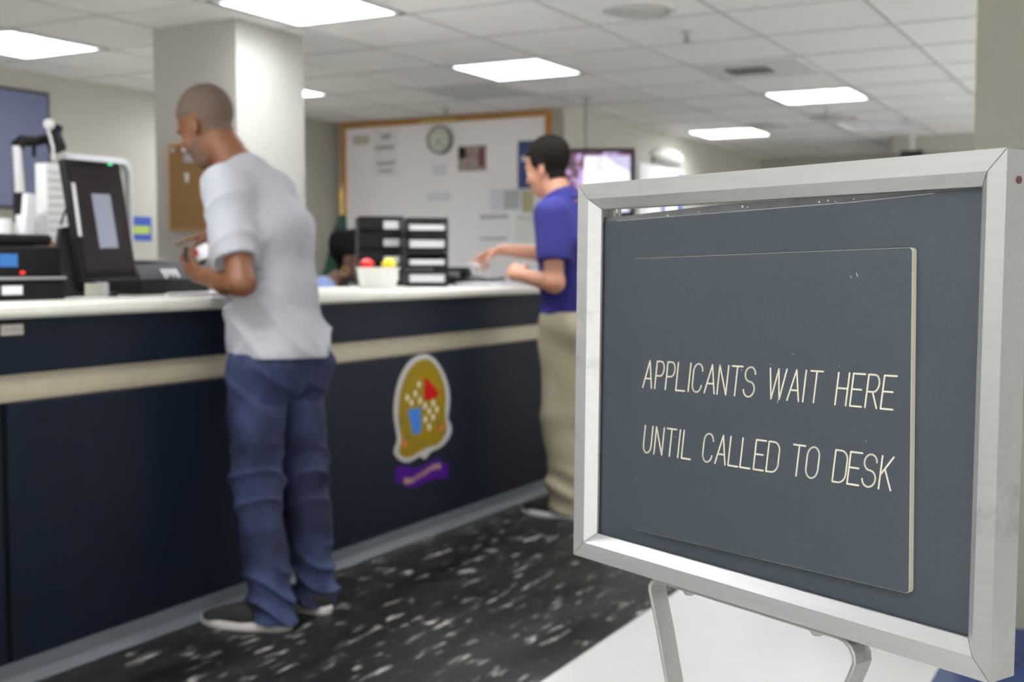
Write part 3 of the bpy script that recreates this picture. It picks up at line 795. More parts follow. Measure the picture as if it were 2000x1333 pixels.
def add_hand(F, wrist, d, n, thumb, curls, s=1.0, spread=.03, thumb_fold=.4):
    """d along the palm, n out of the palm, thumb=+1/-1 side; curls = bend per finger (radians per joint)"""
    d = unit(d); n = unit(n - d * (n @ d)); sd = np.cross(d, n) * thumb
    W_ = wrist
    F.cone(W_ + d * .012 * s, W_ + d * .072 * s, .030 * s, .037 * s, .02, flat=(n, .48))
    tips = []
    for i, c in enumerate(curls):
        lat = (.030 - i * .020) * s; L = [.044, .048, .045, .035][i] * s
        p = W_ + d * (.086 - .004 * abs(i - 1.2)) * s + sd * lat
        dd = unit(d + sd * spread * (1.5 - i)); ang = 0; r = .0088 * s
        F.cone(p - dd * .02, p, r * 1.1, r * 1.05, .012)
        for q, (ln, cc) in enumerate(((L, c * .8), (L * .62, c * 1.1), (L * .5, c * .8))):
            ang += cc; dn = dd * cos(ang) + n * sin(ang); p2 = p + dn * ln
            F.cone(p, p2, r, r * .9, .004); r *= .9; p = p2
        tips.append(p)
    p = W_ + d * .022 * s + sd * .026 * s; d1 = unit(d * .75 + sd * .75 + n * thumb_fold)
    p2 = p + d1 * .042 * s; F.cone(p, p2, .014 * s, .0115 * s, .014)
    d2 = unit(d * 1.0 + sd * .25 + n * thumb_fold * 1.3); p3 = p2 + d2 * .032 * s; F.cone(p2, p3, .0112 * s, .010 * s, .004)
    p4 = p3 + unit(d2 + n * .2) * .024 * s; F.cone(p3, p4, .0098 * s, .0082 * s, .004); tips.append(p4)
    return tips

def shell(F, off, cutters, h=None):
    """thin layer that sits 'off' outside F, kept only where every cutter says so"""
    G_ = F.copy(); G_.v = G_.v - off
    for fn in cutters:
        r, X, Y, Z = G_.sl(G_.lo, G_.lo + G_.h * G_.n); G_.v = np.maximum(G_.v, fn(X, Y, Z).astype(np.float32))
    return G_

def crop(F, lo, hi):
    r, X, Y, Z = F.sl(lo, hi); G_ = Field.__new__(Field); G_.h = F.h; G_.lo = F.lo + F.h * np.array([q.start for q in r]); G_.v = F.v[r].copy(); G_.n = np.array(G_.v.shape); return G_

def shoe(parent, heel, toe, wd, m_up, m_sole, name='shoe'):
    heel = V(*heel, 0); toe = V(*toe, 0); d = toe - heel; L = np.linalg.norm(d); d = d / L; l = np.cross(V(0, 0, 1), d)
    def fp(t): return wd * .5 * (sin(pi * min(1, max(0, t)) ** .85) ** .42) * (.86 + .22 * sin(pi * (t - .28) * 1.1) if t > .28 else .86)
    ts = [0, .01, .03, .07, .13, .2, .3, .4, .5, .6, .7, .8, .88, .94, .98, 1]
    pl = [heel + d * L * t + l * fp(t) for t in ts] + [heel + d * L * t - l * fp(t) for t in ts[-2:0:-1]]
    ce = heel + d * L * .5
    def ringz(z, s_): return [tuple(ce + (p - ce) * s_ + V(0, 0, z)) for p in pl]
    F = Field(np.minimum(heel, toe) - V(.09, .09, 0), np.maximum(heel, toe) + V(.09, .09, .17), .004)
    F.cone(heel + d * .045 + V(0, 0, .045), heel + d * L * .55 + V(0, 0, .05), wd * .36, wd * .38, .03)
    F.cone(heel + d * L * .5 + V(0, 0, .035), toe - d * .05 + V(0, 0, .025), wd * .42, wd * .38, .04, flat=(l, 1.12))
    F.cone(heel + d * .06 + V(0, 0, .06), heel + d * .075 + V(0, 0, .12), wd * .34, wd * .30, .03)
    F.clip(V(0, 0, .024), (0, 0, -1)); F.clip(heel + d * .06 + V(0, 0, .105), unit(V(0, 0, 1) + d * .25))
    up = F.mesh(name, m_up, parent)
    sm = MB().rings([ringz(.0, .97), ringz(.004, 1.0), ringz(.024, 1.015), ringz(.028, .99)]).build('sole', m_sole, up, smooth=True)
    return up

def folds(seed, amp, base=(9, 5), n=6, zs=1.0):
    rs = np.random.RandomState(seed); W_ = []
    for k in range(n):
        a = rs.normal(size=3); a /= np.linalg.norm(a); a[2] *= zs; W_.append((a * (base[0] + rs.rand() * base[1] * 2), rs.rand() * 6.28, .5 + rs.rand()))
    def fn(X, Y, Z):
        o = 0
        for a, ph, g in W_: o = o + g * np.sin(a[0] * X * 2 + a[1] * Y * 2 + a[2] * Z * 2 + ph + 1.2 * np.sin(a[1] * X * 1.3 - a[0] * Y * 1.1 + a[2] * Z + ph))
        return o * amp / n
    return fn

# ------------------------------------------------------------------ person in grey T-shirt
def eyes(P_, A, s, parent, Hd, brow=None):
    for e in (-1, 1):
        c = P_(.0805, e * .031, .0080)
        ey = MB().sphere(c, .0116 * s, 16).build('eye', M['eyew'], parent, smooth=True)
        MB().sphere(P_(.0893, e * .031, .0050), .0052 * s, 12).build('iris', M['eyed'], ey, smooth=True)
        MB().tube([P_(.0965, e * .014, .030), P_(.0985, e * .026, .036), P_(.092, e * .040, .035), P_(.080, e * .052, .030)], [.002, .0035, .003, .0012]).build('eyebrow', brow or M['hairB'], parent, smooth=True)
    F = Field(Hd - .16, Hd + .16, .003)
    F.ell(P_(.0925, 0, -.0535), (.0085 * s, .021 * s, .0045 * s), A, .003); F.ell(P_(.0905, 0, -.0625), (.0085 * s, .018 * s, .0055 * s), A, .003)
    F.mesh('lips', M['lip'], parent)

def man_grey():
    root = thing('person', 'person in grey T-shirt and blue jeans standing at the counter, looking down', 'person', (-2.55, 3.13, 0))
    lat = V(0, 1, 0); fw = V(-1, 0, 0)
    Pv = V(-2.615, 3.14, .91); Ch = V(-2.655, 3.14, 1.29); Nb = V(-2.745, 3.14, 1.49)
    Lsh = V(-2.665, 2.965, 1.425); Rsh = V(-2.735, 3.285, 1.43)
    Lel = V(-2.545, 2.895, 1.13); Lwr = V(-2.825, 3.02, 1.150)
    Rel = V(-2.77, 3.40, 1.185); Rwr = V(-2.985, 3.315, 1.295)
    Lh = V(-2.63, 3.055, .87); Rh = V(-2.615, 3.235, .87)
    Lk = V(-2.62, 3.035, .475); Rk = V(-2.60, 3.25, .475)
    La = V(-2.525, 3.005, .085); Ra = V(-2.53, 3.235, .085)
    H = V(-2.898, 3.14, 1.652)
    B = Field((-3.22, 2.80, 0.0), (-2.38, 3.55, 1.86), .0045)
    B.cone(Pv + V(0, 0, -.02), V(-2.635, 3.14, 1.08), .108, .098, .05, flat=(lat, 1.42))
    B.cone(V(-2.635, 3.14, 1.08), Ch, .096, .104, .05, flat=(lat, 1.32))
    B.cone(Ch, V(-2.725, 3.14, 1.44), .104, .072, .05, flat=(lat, 1.4))
    B.cone(Lsh, Rsh, .058, .058, .05)
    B.cone(V(-2.735, 3.14, 1.47), V(-2.85, 3.14, 1.61), .064, .060, .04)
    B.cone(Nb, Lsh + V(0, .04, .01), .05, .04, .05); B.cone(Nb, Rsh + V(0, -.04, .01), .05, .04, .05)
    P_, A = add_head(B, H, fw, radians(27), 1.05)
    B.cone(Lsh, Lel, .054, .040, .03); B.cone(Lel, Lel * .6 + Lwr * .4, .041, .043, .02); B.cone(Lel * .6 + Lwr * .4, Lwr, .043, .028, .02)
    B.cone(Rsh, Rel, .054, .043, .03); B.cone(Rel, Rwr, .046, .028, .02)
    hdL = unit(V(-.20, .07, .03)); tL = add_hand(B, Lwr, hdL, V(-.15, .75, .55), -1, (.30, .42, .5, .55), 1.04, thumb_fold=.55)
    hdR = unit(V(-.17, -.09, -.035)); tR = add_hand(B, Rwr, hdR, V(.1, -.35, -.9), 1, (.15, .8, .95, 1.0), 1.0, thumb_fold=.5)
    for hp, k, a in ((Lh, Lk, La), (Rh, Rk, Ra)):
        B.cone(hp, k, .072, .050, .04); B.cone(k, k * .6 + a * .4 + V(.015, 0, 0), .044, .042, .03); B.cone(k * .6 + a * .4 + V(.005, 0, 0), a, .040, .034, .03)
        B.ell(a + V(-.05, 0, -.04), (.09, .036, .03), None, .03)
        B.clip(V(0, 0, .012), (0, 0, -1))
    body = B.mesh('body', M['skinA'], root)
    f, l, u = A
    hc_ = P_(-.008, 0, .052)
    hd = crop(B, H - .17, H + .19)
    def cut_hair(X, Y, Z):
        a = (X - H[0]) * f[0] + (Y - H[1]) * f[1] + (Z - H[2]) * f[2]; c = (X - H[0]) * u[0] + (Y - H[1]) * u[1] + (Z - H[2]) * u[2]; b = (Y - H[1])
        lim = np.where(a > .02, .052 + (a - .02) * .55, np.where(a > -.030, .040, -.035 - (a + .03) * -.25))
        return np.maximum(lim - c, .0) * 1 + (lim - c) * (lim - c <= 0)
    hr = shell(hd, .0022, [cut_hair]); hr.mesh('hair', M['hairA'], root)
    def cut_beard(X, Y, Z):
        a = (X - H[0]) * f[0] + (Y - H[1]) * f[1] + (Z - H[2]) * f[2]; c = (X - H[0]) * u[0] + (Y - H[1]) * u[1] + (Z - H[2]) * u[2]
        return np.maximum(np.maximum(c - (-.030 - .25 * np.abs(a - .04)), -c - .118), .005 - a)
    bd = shell(hd, .0018, [cut_beard]); bd.mesh('beard', M['beard'], root)
    eyes(P_, A, 1, root, H)
    # shirt
    Sf = Field((-2.95, 2.79, .84), (-2.36, 3.52, 1.60), .005)
    Sf.cone(V(-2.597, 3.14, .80), V(-2.64, 3.14, 1.10), .139, .125, .05, flat=(lat, 1.36))
    Sf.cone(V(-2.645, 3.14, 1.10), Ch, .118, .124, .05, flat=(lat, 1.34))
    Sf.cone(Ch, V(-2.725, 3.14, 1.43), .125, .086, .05, flat=(lat, 1.42))
    Sf.cone(Lsh + V(0, .01, .002), Rsh + V(0, -.01, .002), .072, .072, .06)
    Sf.cone(Nb + V(.0, 0, .0), Lsh, .060, .052, .05); Sf.cone(Nb, Rsh, .060, .052, .05)
    Sf.ell(Pv + V(.055, 0, -.03), (.108, .175, .13), None, .06)
    e1 = Lsh + (Lel - Lsh) * .76 + V(-.005, 0, 0); e2 = Rsh + (Rel - Rsh) * .74
    Sf.cone(Lsh + V(0, -.002, .0), e1, .070, .071, .04, caps=(0, 1)); Sf.cone(Rsh, e2, .070, .071, .04, caps=(0, 1))
    fA = folds(3, .016, (5, 3), 7, .7)
    def drape(X, Y, Z):
        low = np.clip((1.42 - Z) / .25, 0, 1)
        v_ = (-.017 * (1 - np.abs(np.sin(15 * (Y * .9 - X * .8) + 1.6 * np.sin(Z * 5 + X * 4) + Z * 2.5))) ** 2.2 + .003) * low
        d_ = (-.014 * (1 - np.abs(np.sin(16 * Z + 11 * (Y * .6 + X) + 1.5 * np.sin(9 * Y + 3 * X)))) ** 2 + .003) * np.clip((1.10 - Z) / .12, 0, 1)
        s_ = -.009 * (1 - np.abs(np.sin(20 * Z - 15 * X + 5 * Y))) ** 2 * np.clip((3.02 - Y) / .06, 0, 1)
        return v_ + d_ + s_ + fA(X, Y, Z)
    Sf.warp(drape)
    nf, nl, nu = V(-.62, 0, .78), lat, V(.78, 0, .62)
    Sf.ell(V(-2.795, 3.14, 1.565), (.060, .078, .050), [nf, nl, nu], .012, 's')
    Sf.clip(V(-2.6, 3.14, .880), (.0, -.02, -1))
    sh = Sf.mesh('t_shirt', M['tee_sh'], root)
    # jeans
    J = Field((-2.80, 2.88, 0.0), (-2.38, 3.42, 1.0), .0048)
    J.cone(Pv + V(0, 0, -.01), Pv + V(0, 0, .08), .126, .118, .04, flat=(lat, 1.34)); J.ell(Pv + V(.045, 0, -.04), (.108, .165, .12), None, .04)
    for s_, (hp, k, a) in ((-1, (Lh, Lk, La)), (1, (Rh, Rk, Ra))):
        J.cone(hp + V(.01, -s_ * .0, -.03), k, .102, .080, .028); J.cone(k, a + V(.0, 0, -.07), .079, .069, .03, caps=(0, 1))
        J.ell(hp + V(.062, 0, -.03), (.078, .088, .09), None, .045)
    fj = folds(11, .014, (6, 4), 6, 1.4)
    def jf(X, Y, Z):
        leg = np.where(Y < 3.145, 0, 1.7)
        k_ = np.exp(-((Z - .47) / .12) ** 2); c_ = np.exp(-((Z - .10) / .11) ** 2); t_ = np.exp(-((Z - .80) / .09) ** 2)
        o = -.013 * k_ * (1 - np.abs(np.sin(32 * Z + 15 * (Y - X) + leg + np.sin(14 * X)))) ** 2 + .018 * c_ * (.35 - (1 - np.abs(np.sin(40 * Z + 12 * (X + .7 * Y) + leg + 1.2 * np.sin(16 * X + 9 * Y)))) ** 1.6) + (-.009) * t_ * (1 - np.abs(np.sin(24 * Z + 16 * X + 10 * Y + leg))) ** 2
        sp = -.004 * np.exp(-((Z - .03) / .05) ** 2)
        return o + sp + fj(X, Y, Z)
    J.warp(jf); J.clip(V(0, 0, .900), (0, 0, 1)); J.clip(V(-2.5, 0, .022), (-.18, 0, -1))
    jn = J.mesh('jeans', M['denim'], root)
    for yc_, sgn in ((3.045, -1), (3.225, 1)):
        sub = crop(J, (-2.56, yc_ - .10, .68), (-2.38, yc_ + .10, .90))
        pk = shell(sub, .0022, [lambda X, Y, Z: np.maximum(np.maximum(np.abs(Y - yc_) - .062, Z - .862), .722 + np.abs(Y - yc_) * .3 - Z), lambda X, Y, Z: -2.60 - X + 0 * Y])
        pk.mesh('back_pocket', M['denim2'], jn)
    shoe(root, (-2.462, 3.018), (-2.775, 2.938), .108, M['shoe'], M['shoesole'])
    shoe(root, (-2.458, 3.212), (-2.768, 3.272), .108, M['shoe'], M['shoesole'])
    return tL, tR, Lwr, Rwr

tL, tR, Lwr, Rwr = man_grey()
# what he holds : a folded wallet and a printed card
pL = (tL[0] + tL[4]) / 2 + V(.012, .006, -.022)
t = thing('wallet', 'small dark wallet held open between the hands of the person in grey', 'wallet', tuple(pL))
MB().box(pL + V(.012, .0, .002), (.082, .010, .052), Matrix.Rotation(.15, 3, 'Y') @ Matrix.Rotation(.3, 3, 'Z'), .003).build('cover', M['black'], t)
MB().box(pL + V(.013, -.0062, .003), (.076, .003, .046), Matrix.Rotation(.15, 3, 'Y') @ Matrix.Rotation(.3, 3, 'Z'), .001).build('lining', M['dgrey'], t)
t = thing('card', 'white and red printed card held in the left hand of the person in grey', 'card', (-2.80, 3.06, 1.20))
cr_ = Matrix.Rotation(-.5, 3, 'Y') @ Matrix.Rotation(.3, 3, 'Z')
cC = Vector(pL + V(.050, -.006, .012)); t.location = cC
MB().box(cC, (.060, .004, .048), cr_, .001).build('sheet', M['paper'], t)
MB().box(cC + cr_ @ Vector((-.016, -.0025, .008)), (.012, .001, .02), cr_).build('red_print', M['red'], t)

# ------------------------------------------------------------------ person in blue polo
def man_blue():
    root = thing('person', 'person in royal blue polo shirt and khaki trousers reaching over the far counter end', 'person', (-2.47, 5.07, 0))
    lat = V(0, 1, 0); fw = V(-1, 0, 0)
    Pv = V(-2.455, 5.07, .92); Ch = V(-2.455, 5.07, 1.29); Nb = V(-2.50, 5.07, 1.48)
    Lsh = V(-2.465, 4.89, 1.415); Rsh = V(-2.52, 5.255, 1.425)
    Lel = V(-2.42, 4.83, 1.105); Lwr = V(-2.645, 4.945, 1.135)
    Rel = V(-2.68, 5.34, 1.235); Rwr = V(-2.925, 5.26, 1.262)
    Lh = V(-2.46, 4.985, .88); Rh = V(-2.45, 5.155, .88)
    Lk = V(-2.465, 4.985, .49); Rk = V(-2.44, 5.18, .49); La = V(-2.435, 5.0, .085); Ra = V(-2.36, 5.19, .085)
    H = V(-2.575, 5.07, 1.628)
    B = Field((-3.16, 4.75, 0), (-2.20, 5.46, 1.82), .0055)
    B.cone(Pv + V(0, 0, -.02), V(-2.455, 5.07, 1.1), .11, .105, .05, flat=(lat, 1.42)); B.cone(V(-2.455, 5.07, 1.1), Ch, .105, .115, .05, flat=(lat, 1.45))
    B.cone(Ch, V(-2.49, 5.07, 1.43), .112, .075, .05, flat=(lat, 1.5)); B.cone(Lsh, Rsh, .058, .058, .05)
    B.cone(V(-2.495, 5.07, 1.46), V(-2.555, 5.07, 1.59), .066, .062, .04)
    P_, A = add_head(B, H, fw, radians(14), 1.02)
    B.cone(Lsh, Lel, .052, .044, .03); B.cone(Lel, Lwr, .047, .029, .02); B.cone(Rsh, Rel, .052, .043, .03); B.cone(Rel, Rwr, .045, .028, .02)
    add_hand(B, Lwr, unit(V(-.13, .06, .05)), V(-.1, .9, -.4), -1, (1.1, 1.2, 1.2, 1.2), 1.0, thumb_fold=.6)
    tb_ = add_hand(B, Rwr, unit(V(-.15, -.04, -.05)), V(-.1, -.3, -.95), 1, (.25, .55, .75, .8), 1.0, thumb_fold=.7)
    for hp, k, a in ((Lh, Lk, La), (Rh, Rk, Ra)):
        B.cone(hp, k, .085, .058, .04); B.cone(k, a, .057, .036, .03); B.ell(a + V(-.05, 0, -.04), (.09, .036, .03), None, .03)
    B.clip(V(0, 0, .012), (0, 0, -1))
    B.mesh('body', M['skinB'], root)
    f, l, u = A; hd = crop(B, H - .17, H + .20)
    hd.ell(P_(-.022, 0, .070), (.100, .080, .088), A, .01)
    def cut(X, Y, Z):
        a = (X - H[0]) * f[0] + (Y - H[1]) * f[1] + (Z - H[2]) * f[2]; c = (X - H[0]) * u[0] + (Y - H[1]) * u[1] + (Z - H[2]) * u[2]
        side = np.where(a > .045, .075 + (a - .045) * .25, np.where(a > .015, -.002 + (a - .015) * 1.2, np.where(a > -.025, .020, -.055)))
        return side - c
    shell(hd, .007, [cut]).mesh('hair', M['hairB'], root)
    eyes(P_, A, 1.02, root, H)
    S_ = Field((-2.80, 4.72, .90), (-2.22, 5.44, 1.58), .006)
    S_.cone(V(-2.45, 5.07, .85), V(-2.445, 5.07, 1.12), .135, .128, .05, flat=(lat, 1.38)); S_.cone(V(-2.445, 5.07, 1.12), Ch, .128, .135, .05, flat=(lat, 1.44))
    S_.cone(Ch, V(-2.49, 5.07, 1.42), .135, .088, .05, flat=(lat, 1.5)); S_.cone(Lsh, Rsh, .073, .073, .06)
    S_.cone(Lsh, Lsh + (Lel - Lsh) * .70, .073, .082, .04, caps=(0, 1)); S_.cone(Rsh, Rsh + (Rel - Rsh) * .70, .073, .080, .04, caps=(0, 1))
    ff = folds(21, .012, (6, 3), 7, .8); S_.warp(lambda X, Y, Z: ff(X, Y, Z) + .004 * np.sin(42 * Z + 22 * (X + Y)) * np.clip((1.15 - Z) / .2, 0, 1))
    S_.ell(V(-2.54, 5.07, 1.565), (.058, .072, .050), None, .012, 's'); S_.clip(V(0, 0, .955), (0, 0, -1))
    po = S_.mesh('polo_shirt', M['polo'], root)
    Cf = Field((-2.66, 4.93, 1.44), (-2.38, 5.21, 1.58), .005)
    Cf.cone(V(-2.492, 5.07, 1.462), V(-2.522, 5.07, 1.525), .088, .074, .01, caps=(1, 1)); Cf.cone(V(-2.48, 5.07, 1.43), V(-2.535, 5.07, 1.56), .068, .068, .004, mode='s')
    Cf.ell(V(-2.60, 5.07, 1.49), (.035, .02, .06), None, .01, 's')
    Cf.mesh('collar', M['polo'], po)
    K = Field((-2.66, 4.84, 0), (-2.24, 5.34, 1.0), .006)
    K.cone(Pv + V(0, 0, -.01), Pv + V(0, 0, .08), .124, .120, .04, flat=(lat, 1.34))
    for hp, k, a in ((Lh, Lk, La), (Rh, Rk, Ra)):
        K.cone(hp + V(0, 0, .02), k, .110, .088, .03); K.cone(k, a + V(0, 0, -.05), .087, .086, .03, caps=(0, 1)); K.ell(hp + V(.06, 0, .01), (.085, .095, .10), None, .05)
    fk = folds(31, .014, (6, 3), 6, 1.2)
    K.warp(lambda X, Y, Z: fk(X, Y, Z) + .010 * np.exp(-((Z - .12) / .12) ** 2) * np.sin(60 * Z + 25 * X + 18 * Y))
    K.clip(V(0, 0, .97), (0, 0, 1)); K.clip(V(0, 0, .03), (0, 0, -1))
    K.mesh('trousers', M['khaki'], root)
    MB().rings([[(-2.455 + .128 * cos(a) * q, 5.07 + .17 * sin(a) * q, z) for a in [2 * pi * k / 36 for k in range(36)]] for z, q in ((.940, 1.0), (.940, 1.03), (.972, 1.03), (.972, 1.0))]).build('belt', M['black'], root, smooth=True)
    shoe(root, (-2.37, 5.0), (-2.68, 5.02), .112, M['shoe'], M['white'])
    shoe(root, (-2.30, 5.19), (-2.60, 5.24), .112, M['shoe'], M['white'])
    return tb_
tb_ = man_blue()
pc_ = tb_[0] * .6 + tb_[4] * .4 + V(-.012, 0, -.004)
o = MB().box(pc_, (.05, .032, .0015), Matrix.Rotation(.35, 3, 'Y')).build('paper_slip', M['paper'], loc=tuple(pc_)); tag(o, 'small white slip between the outstretched fingers of the person in blue', 'paper slip')

# ------------------------------------------------------------------ seated clerk behind the counter
def woman():
    root = thing('person', 'seated person with black pinned-up hair and a light blue shirt behind the counter', 'person', (-4.15, 5.42, 0))
    fw = unit(V(.90, .44, 0)); lat = np.cross(V(0, 0, 1), fw)
    H = V(-4.02, 5.475, 1.206); O = H * V(1, 1, 0) - fw * .09
    B = Field((-4.60, 4.90, .0), (-3.38, 6.05, 1.44), .007)
    Pv = O - fw * .10 + V(0, 0, .56); Ch = O - fw * .07 + V(0, 0, .90); Nb = O + V(0, 0, 1.05)
    B.cone(Pv, Ch, .10, .10, .05, flat=(lat, 1.4)); B.cone(Ch, O - fw * .05 + V(0, 0, 1.04), .10, .065, .05, flat=(lat, 1.4))
    Ls = O - fw * .06 + lat * .165 + V(0, 0, 1.035); Rs = O - fw * .06 - lat * .165 + V(0, 0, 1.035)
    B.cone(Ls, Rs, .05, .05, .05); B.cone(O - fw * .04 + V(0, 0, 1.05), H - fw * .01 + V(0, 0, -.045), .052, .048, .04)
    P_, A = add_head(B, H, fw, radians(8), 1.0)
    for sgn, sh in ((1, Ls), (-1, Rs)):
        el = sh + lat * sgn * .05 + V(0, 0, -.28); wr = el + fw * .22 - lat * sgn * .03 + V(0, 0, .05)
        B.cone(sh, el, .042, .036, .03); B.cone(el, wr, .036, .024, .02)
        add_hand(B, wr, fw - lat * sgn * .1, V(0, 0, -1), sgn, (.3, .35, .4, .4), .9)
        hp = Pv + lat * sgn * .09; kn = hp + fw * .36 + V(0, 0, -.03); an = kn + V(0, 0, -.44)
        B.cone(hp, kn, .075, .055, .04); B.cone(kn, an, .052, .034, .03); B.cone(an, an + fw * .14 + V(0, 0, -.04), .034, .024, .02)
    B.clip(V(0, 0, .01), (0, 0, -1)); B.mesh('body', M['skinC'], root)
    f, l, u = A; hd = crop(B, H - .16, H + .20)
    hd.ell(P_(-.03, 0, .075), (.098, .080, .085), A, .02); hd.ell(P_(-.075, 0, .115), (.05, .05, .045), A, .02); hd.ell(P_(.01, 0, .14), (.05, .045, .035), A, .02)
    def cut(X, Y, Z):
        a = (X - H[0]) * f[0] + (Y - H[1]) * f[1] + (Z - H[2]) * f[2]; c = (X - H[0]) * u[0] + (Y - H[1]) * u[1] + (Z - H[2]) * u[2]
        return np.where(a > .05, .08, np.where(a > -.03, .025 + (a + .03) * .3, -.06)) - c
    shell(hd, .008, [cut]).mesh('hair', M['hairC'], root)
    eyes(P_, A, 1.0, root, H)
    er = P_(-.01, -.083, -.055); MB().tube([er + V(0, 0, 0) + f * .018 * cos(a) + u * .022 * sin(a) for a in [2 * pi * k / 16 for k in range(17)]], .002).build('earring', M['brass'], root, smooth=True)
    S_ = Field((-4.60, 4.90, .48), (-3.48, 5.98, 1.20), .008)
    S_.cone(Pv, Ch, .12, .118, .05, flat=(lat, 1.4)); S_.cone(Ch, O - fw * .05 + V(0, 0, 1.045), .115, .075, .05, flat=(lat, 1.45)); S_.cone(Ls, Rs, .062, .062, .05)
    for sgn, sh in ((1, Ls), (-1, Rs)):
        el = sh + lat * sgn * .05 + V(0, 0, -.28); S_.cone(sh, el, .062, .055, .04, caps=(0, 1))
    S_.ell(O + V(0, 0, 1.14) + fw * .0, (.06, .06, .055), None, .01, 's')
    S_.warp(folds(41, .008, (7, 3), 6)); S_.clip(V(0, 0, .50), (0, 0, -1)); S_.mesh('shirt', M['lblue'], root)
    K = Field((-4.60, 4.9, .0), (-3.4, 6.05, .66), .009)
    K.cone(Pv, Pv + V(0, 0, .06), .125, .12, .04, flat=(lat, 1.35))
    for sgn in (1, -1):
        hp = Pv + lat * sgn * .09; kn = hp + fw * .36 + V(0, 0, -.03); an = kn + V(0, 0, -.42)
        K.cone(hp, kn, .09, .07, .04); K.cone(kn, an, .068, .05, .03, caps=(0, 1))
    K.clip(V(0, 0, .60), (0, 0, 1)); K.mesh('trousers', M['blackm'], root)
    for sgn in (1, -1):
        an = Pv + lat * sgn * .09 + fw * .36; shoe(root, tuple((an - fw * .06)[:2]), tuple((an + fw * .19)[:2]), .085, M['blackm'], M['black'])
    # her chair
    c = Pv - fw * .0
    ch = thing('office_chair', 'dark office chair under the seated person behind the counter', 'chair', (c[0], c[1], 0))
    yaw_ = atan2(fw[1], fw[0]); Rz = Matrix.Rotation(yaw_, 3, 'Z')
    MB().box((c[0] + fw[0] * .09, c[1] + fw[1] * .09, .40), (.46, .46, .05), Rz, .02).build('seat', M['chair'], ch, smooth=True)
    bk = c - fw * .19
    MB().box((bk[0], bk[1], .72), (.045, .42, .38), Rz, .02).build('backrest', M['chair'], ch, smooth=True)
    MB().tube([(c[0] + fw[0] * .02, c[1] + fw[1] * .02, .40), tuple(c - fw * .23 + V(0, 0, .40 - c[2])), tuple(bk - fw * .035 + V(0, 0, .50 - c[2])), tuple(bk - fw * .035 + V(0, 0, .75 - c[2]))], .012).build('back_support', M['black'], ch, smooth=True)
    MB().cyl((c[0] + fw[0] * .06, c[1] + fw[1] * .06, .09), (c[0] + fw[0] * .06, c[1] + fw[1] * .06, .41), .025).build('gas_column', M['black'], ch, smooth=True)
    c2 = c + fw * .06
    for k in range(5):
        a = 2 * pi * k / 5 + .6; e = V(c2[0] + .26 * cos(a), c2[1] + .26 * sin(a), 0)
        lg = MB().tube([(c2[0], c2[1], .10), (e[0], e[1], .07)], [.022, .014]).build('leg', M['black'], ch, smooth=True)
        MB().sphere((e[0], e[1], .028), .028, 12).build('caster', M['black'], lg, smooth=True)
woman()

# ------------------------------------------------------------------ things on the counter, left group
def rot_to_cam(deg): return Matrix.Rotation(radians(deg), 3, 'Z')
# label printer
t = thing('label_printer', 'bulky black printer with a small blue display at the left end of the counter', 'printer', (-3.17, 2.44, CT))
MB().bb((-3.38, 2.16, CT), (-2.98, 2.585, CT + .062), .006).build('base', M['black'], t)
MB().bb((-3.385, 2.15, CT + .070), (-2.985, 2.58, CT + .162), .008).build('body', M['black'], t)
MB().bb((-3.36, 2.16, CT + .164), (-3.01, 2.57, CT + .198), .012).build('lid', M['black'], t)
MB().bb((-3.37, 2.155, CT + .062), (-2.972, 2.585, CT + .070), .001).build('trim_band', M['grey'], t)
sc1 = MB().bb((-2.985, 2.352, CT + .100), (-2.982, 2.415, CT + .138)).build('display', M['lcd'], t); sc1['label'] = 'small lit blue display'
MB().bb((-2.985, 2.425, CT + .078), (-2.979, 2.436, CT + .087)).build('indicator', M['led_r'], t)
MB().bb((-2.98, 2.355, CT + .018), (-2.977, 2.425, CT + .044)).build('label_plate', M['paper'], t)
# camera on its post with a cable
t = thing('camera_stand', 'document camera on a white post with black arm behind the label printer', 'camera', (-3.99, 3.0, .0))
p0 = onx(42, 415, -3.99); p1 = onx(33, 285, -3.99); p2 = onx(105, 268, -3.99)
bx_, by_ = p0.x, p0.y
MB().lathe([(.10, 0), (.10, .015), (.04, .03)], (bx_, by_, 0), n=24).build('floor_base', M['black'], t, smooth=True)
MB().cyl((bx_, by_, .02), (bx_, by_, p0.z - .03), .017).build('lower_pole', M['black'], t, smooth=True)
pm = p0.lerp(p1, .30)
MB().cyl((bx_, by_, p0.z - .04), pm, .030, .026).build('clamp', M['black'], t, smooth=True)
MB().cyl(pm, p1, .0175, .016).build('post', M['white'], t, smooth=True)
mb = MB(); mb.tube([p1 + Vector((0, 0, .0)), p1 + Vector((0, .02, .02)), p1.lerp(p2, .5), p2], [.026, .024, .019, .02]); mb.cyl(p1.lerp(p2, .45), p1.lerp(p2, .45) + Vector((0, 0, -.06)), .008); mb.build('arm', M['black'], t, smooth=True)
hd_ = onx(108, 278, -3.96)
mb = MB(); mb.box(hd_, (.05, .06, .085), Matrix.Rotation(.4, 3, 'X'), .012); mb.cyl(hd_ + Vector((0, 0, .03)), hd_ + Vector((0, .015, .065)), .022); mb.build('camera_head', M['black'], t, smooth=True)
c1 = onx(96, 243, -3.90)
bl = MB().sphere(c1, .022, 18).build('lens_cap', M['white'], t, smooth=True)
pts = [onx(u, v, -3.90) for u, v in ((92, 250), (99, 270), (104, 290), (104, 312))]
MB().tube(pts, .006).build('cable', M['white'], bl, smooth=True)
